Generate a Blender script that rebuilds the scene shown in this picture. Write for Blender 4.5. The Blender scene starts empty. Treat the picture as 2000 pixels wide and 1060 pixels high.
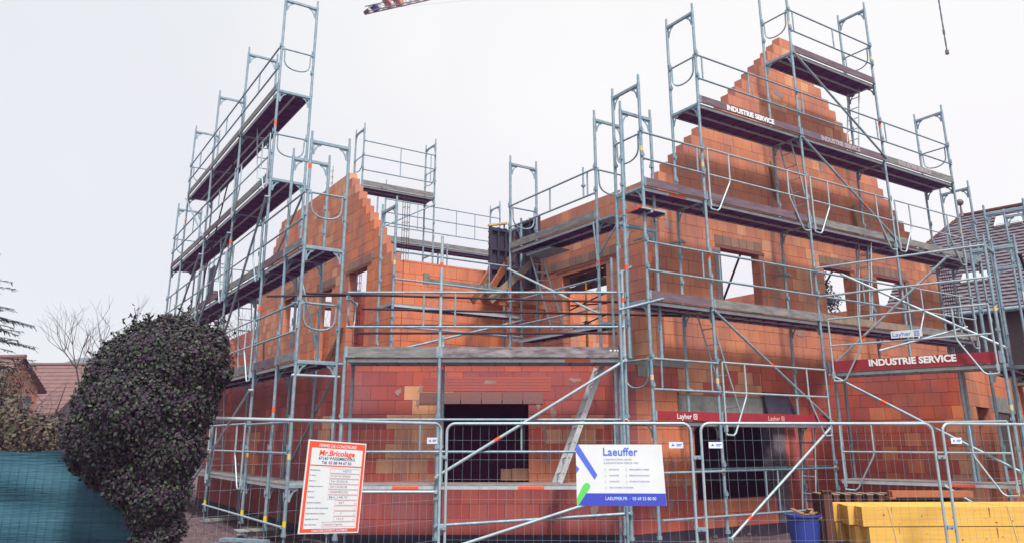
import bpy, math, random
from mathutils import Vector, Matrix
R = math.radians
sc = bpy.context.scene
# ------------------------------------------------------------------ camera, sky, sun, exposure
cam_d = bpy.data.cameras.new('camera'); cam = bpy.data.objects.new('camera', cam_d)
sc.collection.objects.link(cam); sc.camera = cam
cam_d.sensor_width = 36; cam_d.lens = 27.54; cam_d.shift_y = -.045
cam_d.clip_end = 3000; cam_d.clip_start = .1
cam.location = (0, 0, 1.7); cam.rotation_euler = (R(90) + math.atan(420/1530), 0, 0)
SUN_AZ, SUN_EL = R(165), R(58)
w = bpy.data.worlds.new('World'); sc.world = w; w.use_nodes = True
nt = w.node_tree; N = nt.nodes; bg = N['Background']
sky = N.new('ShaderNodeTexSky'); sky.sky_type = 'NISHITA'; sky.sun_disc = False
sky.sun_elevation = SUN_EL; sky.sun_rotation = SUN_AZ
mx = N.new('ShaderNodeMixRGB'); mx.inputs['Fac'].default_value = .90
geo = N.new('ShaderNodeTexCoord'); nz = N.new('ShaderNodeTexNoise'); nz.inputs['Scale'].default_value = 1.6
nz.inputs['Detail'].default_value = 4
sep = N.new('ShaderNodeSeparateXYZ')
cr = N.new('ShaderNodeValToRGB'); cr.color_ramp.elements[0].position = .3; cr.color_ramp.elements[1].position = .75
cr.color_ramp.elements[0].color = (7.7, 8.05, 8.0, 1); cr.color_ramp.elements[1].color = (9.35, 9.35, 8.95, 1)
ad = N.new('ShaderNodeMath'); ad.operation = 'MULTIPLY_ADD'; ad.inputs[1].default_value = .45
nt.links.new(geo.outputs['Generated'], nz.inputs['Vector']); nt.links.new(geo.outputs['Generated'], sep.inputs[0])
nt.links.new(sep.outputs['X'], ad.inputs[0]); nt.links.new(nz.outputs['Fac'], ad.inputs[2])
nt.links.new(ad.outputs[0], cr.inputs['Fac']); nt.links.new(sky.outputs[0], mx.inputs[1]); nt.links.new(cr.outputs[0], mx.inputs[2])
nt.links.new(mx.outputs[0], bg.inputs['Color']); bg.inputs['Strength'].default_value = .071
sd = bpy.data.lights.new('sun', 'SUN'); sun = bpy.data.objects.new('sun', sd); sc.collection.objects.link(sun)
sd.energy = 3.0; sd.angle = R(12); sd.color = (1, .95, .88)
sv = Vector((math.sin(SUN_AZ)*math.cos(SUN_EL), math.cos(SUN_AZ)*math.cos(SUN_EL), math.sin(SUN_EL)))
sun.rotation_euler = sv.to_track_quat('Z', 'Y').to_euler()
sc.view_settings.view_transform = 'Standard'; sc.view_settings.look = 'None'
sc.view_settings.exposure = .76; sc.view_settings.gamma = 1
sc.render.engine = 'CYCLES'; sc.cycles.max_bounces = 6
rng = random.Random(7)
# ------------------------------------------------------------------ materials
def mat(name, col, rough=.7, metal=0, noise=None, spec=.4, bump=None, attr=False, scale=(1, 1, 1)):
    """noise=(scale, other colour, amount 0..1); bump=(scale, strength)"""
    m = bpy.data.materials.new(name); m.use_nodes = True; t = m.node_tree; n = t.nodes
    b = n['Principled BSDF']; b.inputs['Roughness'].default_value = rough; b.inputs['Metallic'].default_value = metal
    b.inputs['Specular IOR Level'].default_value = spec
    tc = n.new('ShaderNodeTexCoord'); mp = n.new('ShaderNodeMapping'); mp.inputs['Scale'].default_value = scale
    t.links.new(tc.outputs['Object'], mp.inputs[0])
    src = None
    if attr:
        a = n.new('ShaderNodeAttribute'); a.attribute_name = 'Col'; src = a.outputs['Color']
    if noise:
        z = n.new('ShaderNodeTexNoise'); z.inputs['Scale'].default_value = noise[0]; z.inputs['Detail'].default_value = 6
        z.inputs['Roughness'].default_value = .65
        r = n.new('ShaderNodeValToRGB'); r.color_ramp.elements[0].position = .38; r.color_ramp.elements[1].position = .68
        r.color_ramp.elements[0].color = (0, 0, 0, 1); r.color_ramp.elements[1].color = (noise[2],)*3 + (1,)
        x = n.new('ShaderNodeMixRGB'); x.inputs[1].default_value = (*col, 1); x.inputs[2].default_value = (*noise[1], 1)
        if src: t.links.new(src, x.inputs[1])
        t.links.new(mp.outputs[0], z.inputs['Vector']); t.links.new(z.outputs['Fac'], r.inputs[0]); t.links.new(r.outputs[0], x.inputs[0])
        src = x.outputs[0]
    if src: t.links.new(src, b.inputs['Base Color'])
    else: b.inputs['Base Color'].default_value = (*col, 1)
    if bump:
        z2 = n.new('ShaderNodeTexNoise'); z2.inputs['Scale'].default_value = bump[0]; z2.inputs['Detail'].default_value = 5
        bb = n.new('ShaderNodeBump'); bb.inputs['Strength'].default_value = bump[1]; bb.inputs['Distance'].default_value = .02
        t.links.new(mp.outputs[0], z2.inputs['Vector']); t.links.new(z2.outputs['Fac'], bb.inputs['Height']); t.links.new(bb.outputs[0], b.inputs['Normal'])
    return m
STEEL = mat('galvanised_steel', (.18, .30, .39), .5, .3, (11, (.38, .44, .48), .8), bump=(60, .08))
STEEL_L = mat('light_galvanised_steel', (.44, .54, .60), .45, .3, (6, (.26, .36, .42), .65))
ALU = mat('aluminium', (.55, .58, .60), .4, .4, (12, (.4, .42, .44), .5))
UNDER = mat('deck_underside_plum', (.075, .018, .13), .8, 0, (4, (.10, .035, .15), .7))  # violet shadow under the decks put into the colour
DECKSIDE = mat('bright_deck_edge', (.50, .57, .62), .45, .2, (7, (.30, .34, .38), .6))
DECKTOP = mat('deck_planking', (.30, .27, .25), .85, 0, (5, (.16, .13, .14), .8))
TOE = mat('weathered_toe_board', (.125, .08, .115), .85, 0, (3, (.21, .16, .18), .8), scale=(1, 1, 6), bump=(30, .2))
TOEG = mat('grey_weathered_board', (.15, .145, .155), .85, 0, (3.5, (.30, .31, .30), .8), scale=(1, 1, 5), bump=(30, .2))
TOER = mat('red_painted_board', (.33, .02, .03), .55, 0, (5, (.20, .02, .04), .8))
ORANGE = mat('orange_marking', (.85, .10, .03), .5)
CREAM = mat('cream_marking', (.62, .50, .25), .6)
YELLOWP = mat('yellow_marking', (.7, .52, .02), .6)
WHITE = mat('white_plastic', (.78, .80, .82), .45)
BRICK = mat('clay_brick', (.5, .2, .1), .88, 0, (2.2, (.24, .12, .14), .55), attr=True, bump=(45, .25), scale=(1, 1, .3))
JOINT = mat('brick_joint', (.16, .06, .065), .95)
CONC = mat('concrete', (.28, .29, .28), .9, 0, (6, (.17, .17, .17), .8), bump=(25, .3))
SLAB = mat('slab_concrete', (.17, .10, .15), .9, 0, (3, (.12, .06, .11), .8))  # plum tint puts the violet interior shadow into the concrete colour
PLINTH = mat('dark_damp_proofing', (.028, .020, .045), .75, 0, (4, (.06, .045, .07), .8))
INT = mat('interior_violet_shade', (.26, .04, .19), .95, 0, (2, (.32, .06, .22), .8))  # violet shade inside the openings put into the wall colour
FORM = mat('dark_formwork_ply', (.035, .03, .06), .6, 0, (5, (.07, .06, .09), .7))
RUST = mat('rusty_iron', (.05, .03, .04), .8, .2)
WOODO = mat('orange_brown_timber', (.36, .12, .05), .8, 0, (3, (.22, .07, .04), .8), scale=(1, 1, 5))
WOODG = mat('grey_timber', (.30, .23, .17), .85, 0, (4, (.18, .14, .12), .8), scale=(1, 5, 1))
WOODD = mat('dark_brown_timber', (.12, .045, .03), .85, 0, (6, (.06, .03, .03), .8))
PINE = mat('yellow_pine', (.82, .49, .10), .65, 0, (2.2, (.64, .33, .07), .7), scale=(.4, 9, 14), bump=(20, .1))
PINE_E = mat('yellow_pine_end_grain', (.66, .36, .06), .7, 0, (8, (.42, .20, .04), .8))
KNOT = mat('pine_knot', (.30, .11, .02), .7)
PROPY = mat('ochre_prop_paint', (.50, .24, .04), .6, 0, (12, (.25, .12, .05), .8))
BLUEB = mat('blue_bucket_plastic', (.03, .06, .33), .5, 0, (4, (.04, .05, .2), .6))
SIGNW = mat('sign_white', (.72, .77, .80), .35, 0, (2.5, (.62, .65, .68), .5), bump=(3, .12))
SIGNR = mat('sign_red', (.80, .09, .035), .45)
SIGNN = mat('sign_navy', (.035, .05, .20), .5)
SIGNB = mat('sign_blue', (.055, .075, .52), .4)
SIGNB2 = mat('sign_light_blue', (.09, .16, .68), .4)
SIGNG = mat('sign_green', (.13, .62, .14), .4)
PINK = mat('sign_pink_line', (.72, .40, .42), .5)
INK = mat('grey_ink', (.22, .25, .36), .6)
PALEG = mat('pale_green_print', (.55, .66, .55), .6)
TXTW = mat('white_lettering', (.80, .80, .82), .6)
TXTC = mat('cream_lettering', (.66, .42, .40), .6)
TXTL = mat('faded_lettering', (.42, .36, .40), .7)
GSCREEN = mat('green_screen_fabric', (.022, .09, .135), .75, 0, (3, (.035, .125, .175), .7), scale=(.4, 1, 5), bump=(10, .6))
IVY = mat('ivy_leaf', (.05, .07, .05), .75, 0, None, attr=True)
IVYC = mat('ivy_dark_core', (.028, .012, .026), .95)
BARK = mat('bark', (.10, .075, .075), .9, 0, (10, (.05, .035, .04), .8))
TWIG = mat('bare_twig', (.19, .16, .17), .9)
NEEDLE = mat('spruce_needles', (.03, .065, .075), .8, attr=True)
SHRUB = mat('shrub_leaf', (.09, .09, .05), .8, attr=True)
MUD = mat('muddy_ground', (.13, .085, .09), .95, 0, (1.4, (.06, .035, .05), .9), bump=(6, .9))
HILL = mat('wooded_hill', (.10, .16, .19), .95, 0, (.03, (.16, .20, .20), .8))  # bluish tone puts distance haze into the colour
ROOFR = mat('old_red_tiles', (.20, .11, .10), .85, 0, (3, (.13, .08, .08), .8))
ROOFB = mat('brown_plum_tiles', (.15, .135, .16), .8, 0, (2.5, (.12, .105, .13), .6), attr=True)
PLASTO = mat('orange_render', (.50, .19, .10), .9, 0, (2, (.36, .14, .09), .7))
PLASTG = mat('grey_brown_render', (.13, .105, .11), .9, 0, (1.5, (.19, .16, .15), .7))
GLASS = mat('skylight_glass', (.45, .50, .54), .12, 0, spec=.8)
PIPEW = mat('pale_grey_plastic', (.55, .57, .58), .5)
BLUEP = mat('blue_painted_steel', (.03, .05, .25), .6)
CRANE = mat('weathered_crane_steel', (.16, .13, .14), .6, .2)
CRANEO = mat('orange_crane_paint', (.55, .20, .10), .6)
# ------------------------------------------------------------------ mesh builder
class MB:
    def __init__(s): s.v, s.f, s.m, s.s, s.c = [], [], [], [], []
    def poly(s, pts, faces, mi=0, smooth=False, col=None):
        o = len(s.v); s.v += [tuple(p) for p in pts]
        for f in faces:
            s.f.append([i+o for i in f]); s.m.append(mi); s.s.append(smooth); s.c.append(col or (1, 1, 1))
    def box(s, o, a, b, c, mi=0, col=None):
        """corner o and edge vectors a, b, c"""
        o, a, b, c = Vector(o), Vector(a), Vector(b), Vector(c)
        if a.cross(b).dot(c) < 0: a, b = b, a
        p = [o, o+a, o+a+b, o+b, o+c, o+a+c, o+a+b+c, o+b+c]
        s.poly(p, [(0, 3, 2, 1), (4, 5, 6, 7), (0, 1, 5, 4), (1, 2, 6, 5), (2, 3, 7, 6), (3, 0, 4, 7)], mi, False, col)
    def tube(s, p, q, r=.024, n=8, mi=0, r2=None, col=None):
        p, q = Vector(p), Vector(q); d = q-p
        if d.length < 1e-6: return
        d.normalize(); u = d.orthogonal().normalized(); w_ = d.cross(u); r2 = r if r2 is None else r2
        pts = [p+(u*math.cos(2*math.pi*i/n)+w_*math.sin(2*math.pi*i/n))*r for i in range(n)]
        pts += [q+(u*math.cos(2*math.pi*i/n)+w_*math.sin(2*math.pi*i/n))*r2 for i in range(n)]
        s.poly(pts, [(i, (i+1) % n, n+(i+1) % n, n+i) for i in range(n)], mi, n > 4, col)
        s.poly([pts[i] for i in range(n)], [tuple(reversed(range(n)))], mi, False, col)
        s.poly([pts[n+i] for i in range(n)], [tuple(range(n))], mi, False, col)
    def path(s, pts, r=.017, n=6, mi=0):
        for a, b in zip(pts[:-1], pts[1:]): s.tube(a, b, r, n, mi)
    def prism(s, pts, d, mi=0, col=None):
        """planar outline pts, extruded by vector d"""
        d = Vector(d); n = len(pts); P = [Vector(p) for p in pts]; Q = [p+d for p in P]
        s.poly(P+Q, [tuple(reversed(range(n))), tuple(range(n, 2*n))]+[(i, (i+1) % n, n+(i+1) % n, n+i) for i in range(n)], mi, False, col)
    def build(s, name, mats, parent=None, local=False):
        me = bpy.data.meshes.new(name)
        off = Vector((0, 0, 0))
        if parent is not None and not local:
            p = parent
            while p is not None: off += p.location; p = p.parent
        me.from_pydata([(x-off.x, y-off.y, z-off.z) for x, y, z in s.v], [], s.f)
        for mm in (mats if isinstance(mats, (list, tuple)) else [mats]): me.materials.append(mm)
        me.polygons.foreach_set('material_index', s.m); me.polygons.foreach_set('use_smooth', s.s)
        if any(c != (1, 1, 1) for c in s.c):
            a = me.color_attributes.new('Col', 'FLOAT_COLOR', 'CORNER'); buf = []
            for f, c in zip(s.f, s.c): buf += [c[0], c[1], c[2], 1]*len(f)
            a.data.foreach_set('color', buf)
        me.update(); o = bpy.data.objects.new(name, me); sc.collection.objects.link(o)
        if parent is not None: o.parent = parent
        return o
def tag(o, label=None, cat=None, group=None, kind=None):
    if label: o['label'] = label
    if cat: o['category'] = cat
    if group: o['group'] = group
    if kind: o['kind'] = kind
    return o
def thing(name, loc, label, cat, group=None, rz=0):
    o = bpy.data.objects.new(name, None); o.empty_display_size = .2; sc.collection.objects.link(o)
    o.location = loc; o.rotation_euler = (0, 0, rz); tag(o, label, cat, group); return o
def copy_tree(o, parent=None):
    c = o.copy(); sc.collection.objects.link(c)
    if parent is not None: c.parent = parent
    for ch in list(o.children): copy_tree(ch, c)
    return c
def V2(p, z=0): return Vector((p[0], p[1], z))
def text_mb(mb_list, txt, O, ux, uz, h, width=None, mats=None, bold=0, shear=0, nrm=None, name='lettering', parent=None, m=None, depth=.0015, align='LEFT'):
    """lettering laid on a surface: O lower-left corner, ux along the line, uz up the surface"""
    cu = bpy.data.curves.new(name, 'FONT'); cu.body = txt; cu.size = 1; cu.offset = bold; cu.shear = shear; cu.resolution_u = 3
    to = bpy.data.objects.new(name, cu); sc.collection.objects.link(to)
    bpy.context.view_layer.update()
    me = bpy.data.meshes.new_from_object(to.evaluated_get(bpy.context.evaluated_depsgraph_get()))
    bpy.data.objects.remove(to); bpy.data.curves.remove(cu)
    xs = [v.co.x for v in me.vertices]; x0, x1 = min(xs), max(xs)
    capm = .69  # cap height of the built-in face
    k = h/capm; kx = k if width is None else width/(x1-x0)
    ux, uz = Vector(ux).normalized(), Vector(uz).normalized(); nn = ux.cross(uz)
    off = 0 if align == 'LEFT' else -(x1-x0)*kx/2
    b = MB(); O = Vector(O)
    pts = [O+ux*((v.co.x-x0)*kx+off)+uz*(v.co.y*k)+nn*depth for v in me.vertices]
    b.poly(pts, [tuple(p.vertices) for p in me.polygons], 0)
    bpy.data.meshes.remove(me)
    return b.build(name, m, parent)
# ------------------------------------------------------------------ site frame
s33, c33 = math.sin(R(33)), math.cos(R(33))
uL = Vector((-s33, c33, 0)); uR = Vector((c33, s33, 0)); UZ = Vector((0, 0, 1))
P1 = Vector((3.62, 14.04, 0)); L0 = Vector((-3.70, 13.55, 0)); P2 = P1+3.07*uR
gU = Vector((.755, -.656, 0)); gN = Vector((.656, .755, 0))
# ------------------------------------------------------------------ ground
b = MB(); nn = 60
def gz(x, y): return .05*math.sin(x*.9+1)*math.cos(y*.7)+.03*math.sin(x*2.3+y*1.9)
rg = random.Random(3); gp = []
for j in range(nn+1):
    for i in range(nn+1):
        x = -30+i; y = -5+j
        gp.append((x, y, gz(x, y)-.04))
b.poly(gp, [(j*(nn+1)+i, j*(nn+1)+i+1, (j+1)*(nn+1)+i+1, (j+1)*(nn+1)+i) for j in range(nn) for i in range(nn)], 0, True)
# outer sheet to the horizon
b.poly([(-900, -300, -.1), (-30, -300, -.1), (-30, 1500, -.1), (-900, 1500, -.1)], [(0, 1, 2, 3)])
b.poly([(30, -300, -.1), (900, -300, -.1), (900, 1500, -.1), (30, 1500, -.1)], [(0, 1, 2, 3)])
b.poly([(-30, 55, -.1), (30, 55, -.1), (30, 1500, -.1), (-30, 1500, -.1)], [(0, 1, 2, 3)])
b.poly([(-30, -300, -.1), (30, -300, -.1), (30, -5, -.1), (-30, -5, -.1)], [(0, 1, 2, 3)])
tag(b.build('ground', MUD), kind='structure')
b = MB(); pts = []; n = 40
for i in range(n+1):
    x = -420+i*12
    pts.append((x, 330, 26+7*math.sin(i*.4)+3*math.sin(i*1.3)))
for i in range(n): 
    a_, c_ = pts[i], pts[i+1]
    b.poly([(a_[0], 250, -1), (c_[0], 250, -1), c_, a_, (a_[0], 420, -1), (c_[0], 420, -1)], [(0, 1, 2, 3), (3, 2, 5, 4)], 0, True)
tag(b.build('hill', HILL), kind='structure')
# ------------------------------------------------------------------ brick walls
PAL = {
 'orange': [(.72, .215, .085), (.74, .235, .095), (.69, .20, .08), (.71, .24, .105)],
 'pink': [(.58, .215, .115), (.61, .235, .125), (.55, .20, .11), (.60, .23, .12), (.53, .20, .12)],
 'red': [(.56, .11, .065), (.59, .125, .07), (.52, .10, .065), (.54, .105, .07), (.57, .13, .07)],
 'tan': [(.68, .33, .18), (.71, .35, .19), (.66, .30, .165)],
 'plum': [(.38, .075, .065), (.41, .085, .07), (.35, .07, .065), (.43, .095, .07)],  # dark brick tone with shade mixed into the colour
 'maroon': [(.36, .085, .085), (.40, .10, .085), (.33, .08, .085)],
}
def noise2(x, y, s):
    return (math.sin(x*1.3+s)+math.sin(y*1.7+s*2.1)+math.sin((x+y)*.9+s*.7)+math.sin((x-y)*2.1+s*3.3))/4
def brick_wall(name, O, u, n_in, L, z0, z1, parent, th=.22, openings=(), prof=None, mix=('pink',), seed=1, zones=(), cap=True, bl=.30):
    """courses of clay blocks along u; prof(t) gives the height reached at t; openings (t0,t1,za,zb); zones (t0,t1,za,zb,palette)"""
    r_ = random.Random(seed); bb = MB(); ch = .25; nc = int(math.ceil((z1-z0)/ch-1e-6)); O = Vector(O)
    for k in range(nc):
        za = z0+k*ch; zb = min(za+ch, z1); zm = (za+zb)/2
        # allowed interval(s)
        if prof:
            ts = [i*.05 for i in range(int(L/.05)+1) if prof(i*.05) >= zb-.02]
            if not ts: continue
            lo, hi = min(ts), min(L, max(ts))
            lo = max(0, round(lo/.05)*.05)
        else: lo, hi = 0, L
        iv = [(lo, hi)]
        for (a, c, oa, ob) in openings:
            if oa < zm < ob:
                nv = []
                for (p, q) in iv:
                    if c <= p or a >= q: nv.append((p, q)); continue
                    if a > p: nv.append((p, a))
                    if c < q: nv.append((c, q))
                iv = nv
        for (p, q) in iv:
            if q-p < .03: continue
            bb.box(O+u*(p+.012)+n_in*.009+UZ*(za), u*(q-p-.024), n_in*(th-.018), UZ*(zb-za-.001), 1)
            t = p-(k % 2)*bl/2
            while t < q-1e-4:
                a, c = max(t, p), min(t+bl, q); t += bl
                if c-a < .02: continue
                m = mix[0]; x = noise2(a*.9, zm*1.1, seed*1.7)+r_.uniform(-.4, .4)
                if len(mix) > 1 and x > .55: m = mix[1]
                if len(mix) > 2 and x < -.58: m = mix[2]
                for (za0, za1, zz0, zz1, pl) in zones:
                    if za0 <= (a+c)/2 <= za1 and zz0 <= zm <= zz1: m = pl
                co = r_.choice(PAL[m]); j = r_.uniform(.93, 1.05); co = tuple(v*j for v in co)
                d = r_.uniform(0, .005)
                bb.box(O+u*(a+.0035)+n_in*d+UZ*(za+.0035), u*(c-a-.007), n_in*(th-d*2), UZ*(zb-za-.007), 0, co)
    # slabs for joints carry white colour entries; fine: joint material has no attribute
    return bb.build(name, [BRICK, JOINT], parent)
def conc_box(name, O, u, L, n_in, d, za, zb, parent, m=None):
    bb = MB(); bb.box(Vector(O)+UZ*za, u*L, n_in*d, UZ*(zb-za)); return bb.build(name, m or CONC, parent)
house = thing('brick_house', (2, 17, 0), 'unfinished orange clay block house with a stepped gable and no roof, wrapped in scaffolding', 'house')
A = L0+1.02*uR+.24*uL; Bx = P1+1.05*uL-.98*uR
A = Vector((-3.0, 14.3, 0)); Bx = Vector((2.24, 14.36, 0))
C1 = Vector((1, 0, 0)); CN = Vector((0, 1, 0))
# ground floor, left side
OLg = A
brick_wall('wall', OLg, uL, uR, 11.0, .15, 3.03, house, mix=('plum', 'red'), seed=3,  # plum courses carry shade as well as brick tone
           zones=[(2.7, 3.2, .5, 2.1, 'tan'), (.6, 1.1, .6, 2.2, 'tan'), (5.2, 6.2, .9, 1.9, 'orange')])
conc_box('plinth', OLg-uR*.01, uL, 11.0, uR, .26, -.1, .149, house, PLINTH)
# ground floor, middle
mz = [(0, 1.1, 2.0, 2.78, 'plum'), (2.05, 4.4, 2.25, 2.78, 'plum'), (4.5, 5.3, 1.6, 2.78, 'plum'), (0, 5.3, .15, .85, 'plum'), (1.0, 2.0, 2.5, 2.75, 'tan'), (1.1, 1.9, 2.25, 2.5, 'tan'), (.85, 2.05, 2.0, 2.25, 'tan'), (1.0, 1.9, 1.75, 2.0, 'tan'), (.8, 1.7, 1.5, 1.75, 'tan'), (.6, 1.6, 1.25, 1.5, 'tan'), (1.1, 1.6, 1.0, 1.25, 'orange'),  # plum zones hold painted shade on top of brick tone
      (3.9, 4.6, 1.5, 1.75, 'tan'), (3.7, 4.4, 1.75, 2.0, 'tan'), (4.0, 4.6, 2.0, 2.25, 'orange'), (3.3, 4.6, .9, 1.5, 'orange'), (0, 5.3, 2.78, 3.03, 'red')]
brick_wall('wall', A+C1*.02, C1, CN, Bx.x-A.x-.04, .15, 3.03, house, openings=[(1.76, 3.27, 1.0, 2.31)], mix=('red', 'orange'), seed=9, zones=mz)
conc_box('plinth', A-CN*.01+C1*.01, C1, Bx.x-A.x-.02, CN, .2, -.1, .149, house, PLINTH)
# small tile band above the opening (shutter box) and grey side smears
b = MB(); rt = random.Random(5)
for k in range(6):
    x0 = A.x+1.35+k*.37
    j = rt.uniform(.85, 1.15)
    b.box((x0, A.y-.012, 2.335), (.355, 0, 0), (0, .03, 0), (0, 0, .2), 0, (.22*j, .11*j, .10*j))
for k in range(5):
    b.box((A.x+1.4, A.y-.003, 2.56+k*.05), (2.3, 0, 0), (0, .03, 0), (0, 0, .046), 0, (.46, .10, .075))
b.build('lintel', BRICK, house)
# right ground floor + gable
RO = P1+1.05*uL-.98*uR         # t' = t + .98
T = .98
brick_wall('wall', RO, uR, uL, 9.8+T, .15, 3.15, house, mix=('red', 'orange'), seed=21,
           openings=[(.43+T, 3.0+T, .575, 2.16), (.05+T, 2.62+T, 2.16, 2.53), (.1+T, 2.45+T, 2.53, 3.2)],
           zones=[(0, T+.4, 1.0, 2.7, 'orange'), (3.1+T, 4.6+T, .9, 2.2, 'red')])
conc_box('plinth', RO-uL*.01+uR*.01, uR, 9.8+T, uL, .24, -.1, .149, house, PLINTH)
conc_box('lintel', RO+uR*(.05+T)-uL*.02, uR, 2.56, uL, .24, 2.165, 2.53, house)
brick_wall('infill', RO+uR*(.1+T)+uL*.01, uR, uL, 2.35, 2.535, 3.2, house, mix=('tan', 'pink', 'red'), seed=5, bl=.22)
brick_wall('sill_wall', RO+uR*(.45+T)+uL*.02, uR, uL, 2.1, .15, .57, house, mix=('red', 'orange'), seed=6)
b = MB(); b.box(RO+uR*(2.62+T)-uL*.02+UZ*.15, uR*.36, uL*.3, UZ*2.0); b.build('pier', mat('mottled_pier', (.10, .075, .10), .9, 0, (7, (.24, .20, .24), .8)), house)
def gable(t):
    t -= .0
    if t < 4.15: return min(11.15, 7.05+t)
    if t < 4.6: return 11.15
    return 11.15-(t-4.6)*1.04
GO = P1+1.05*uL-.2*uR
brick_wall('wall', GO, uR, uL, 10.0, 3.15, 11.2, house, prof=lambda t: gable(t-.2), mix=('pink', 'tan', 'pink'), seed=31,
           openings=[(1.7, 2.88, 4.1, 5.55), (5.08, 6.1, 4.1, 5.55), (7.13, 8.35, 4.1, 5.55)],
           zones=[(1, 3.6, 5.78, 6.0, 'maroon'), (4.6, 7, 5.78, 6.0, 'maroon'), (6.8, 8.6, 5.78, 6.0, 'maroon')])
for (a, c) in ((1.55, 3.05), (4.95, 6.25), (7.0, 8.5)):
    b = MB(); n_ = int((c-a)/.24)
    for k in range(n_):
        j = rt.uniform(.8, 1.15); b.box(GO+uR*(a+k*.24)-uL*.012+UZ*5.60, uR*.225, uL*.03, UZ*.2, 0, (.26*j, .17*j, .12*j))
    b.box(GO+uR*(a)-uL*.008+UZ*5.535, uR*(c-a), uL*.24, UZ*.06, 0, (.24, .07, .06))
    b.build('lintel', BRICK, house)
# reveals and jambs: darker insulated door reveal at the right opening
b = MB(); b.box(GO+uR*8.36-uL*.006+UZ*4.1, uR*.16, uL*.02, UZ*1.43, 0, (.25, .22, .22)); b.build('reveal_plaster', BRICK, house); b = MB(); b.box(GO+uR*1.52-uL*.006+UZ*4.1, uR*.16, uL*.02, UZ*1.43, 0, (.30, .27, .27)); b.build('reveal_plaster', BRICK, house)
# side wall of the right wing
brick_wall('wall', GO+uL*.23, uL, uR, 5.0, 3.05, 6.8, house, openings=[(1.42, 2.97, 3.3, 5.4)], mix=('pink', 'tan', 'orange'), seed=41,
           zones=[(0, 5, 6.3, 6.8, 'pink')])
b = MB()
for k in range(11):
    j = rt.uniform(.8, 1.15); b.box(GO+uL*(1.25+k*.24)-uR*.012+UZ*5.46, uL*.225, uR*.03, UZ*.2, 0, (.30*j, .20*j, .14*j))
b.box(GO+uL*1.2-uR*.008+UZ*5.385, uL*2.2, uR*.24, UZ*.06, 0, (.24, .07, .06))
b.build('lintel', BRICK, house)
# nook wall and left gable
Lc = Vector((-2.61, 16.97, 0))
brick_wall('wall', Lc+uR*.23, uR, uL, 3.3, 3.05, 5.6, house, mix=('orange', 'orange', 'orange'), seed=51)
def lgable(t):
    if t < 3.3: return 5.65+t*.93
    if t < 8.9: return 8.5
    return 8.5-(t-8.9)*1.0
brick_wall('wall', Lc, uL, uR, 10.55, 3.05, 8.5, house, prof=lgable, mix=('pink', 'tan', 'orange'), seed=61,
           openings=[(1.55, 2.7, 3.3, 5.75), (3.85, 4.9, 3.3, 5.6), (6.6, 7.95, 4.68, 5.9)],
           zones=[(0, 1.5, 3, 5.6, 'orange')])
for (a, c, z) in ((1.3, 2.9, 5.78), (3.6, 5.1, 5.63), (6.4, 8.2, 5.93)):
    b = MB()
    for k in range(int((c-a)/.24)):
        j = rt.uniform(.8, 1.15); b.box(Lc+uL*(a+k*.24)-uR*.012+UZ*z, uL*.225, uR*.03, UZ*.2, 0, (.27*j, .17*j, .13*j))
    b.box(Lc+uL*a-uR*.008+UZ*(z-.06), uL*(c-a), uR*.24, UZ*.055, 0, (.26, .08, .06))
    b.build('lintel', BRICK, house)
brick_wall('wall', Lc+uL*10.6, uL, uR, 4.5, 3.05, 5.3, house, mix=('red', 'orange'), seed=65)
# back and inner walls
BACKZ = 6.1
brick_wall('wall', P1+8.6*uL-.2*uR, uR, uL, 10, 3.05, BACKZ, house, mix=('orange', 'pink', 'tan'), seed=71)
brick_wall('wall', P1+1.3*uL+9.55*uR, uL, uR, 7.2, 3.05, 6.3, house, prof=lambda t: 5.3 if t < 2.6 else min(6.3, 5.3+(t-2.6)*.42), mix=('pink', 'orange'), seed=72)
brick_wall('partition_wall', Lc+uR*.3+uL*3.1, uR, uL, 4.0, 3.05, 5.4, house, mix=('red', 'orange'), seed=73, th=.15)
brick_wall('partition_wall', Lc+uR*.3+uL*6.3, uR, uL, 4.0, 3.05, 4.9, house, mix=('orange', 'pink'), seed=74, th=.15)
# slabs
b = MB()
pl = [A+C1*.05+CN*.05, Bx+CN*.05, RO+uR*10.7+uL*.05, RO+uR*10.7+uL*8.6, OLg+uL*10.9+uR*8, OLg+uL*10.9+uR*.05]
b.prism([p+UZ*2.86 for p in pl], UZ*.165, 0)
b.build('floor_slab', SLAB, house)
b = MB()
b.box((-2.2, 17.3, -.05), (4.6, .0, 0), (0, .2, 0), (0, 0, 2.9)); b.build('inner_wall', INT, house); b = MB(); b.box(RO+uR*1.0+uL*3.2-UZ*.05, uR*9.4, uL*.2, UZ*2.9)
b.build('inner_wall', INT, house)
b = MB(); b.prism([p+UZ*.02 for p in pl], UZ*.05, 0); b.build('ground_slab', SLAB, house)
# terrace edge mortar patches
b = MB()
b.box(RO-uL*.03+uR*.0+UZ*3.03, uR*1.25, uL*.25, UZ*.10); b.build('mortar_capping', CONC, house); b = MB(); b.box(RO-uL*.02+uR*.05+UZ*2.83, uR*.36, uL*.02, UZ*.2); b.build('mortar_capping', CONC, house); b = MB(); b.box(RO+uR*.62-uL*.025+UZ*3.13, uR*.5, uL*.2, UZ*.06)
b.build('mortar_capping', CONC, house)
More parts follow.
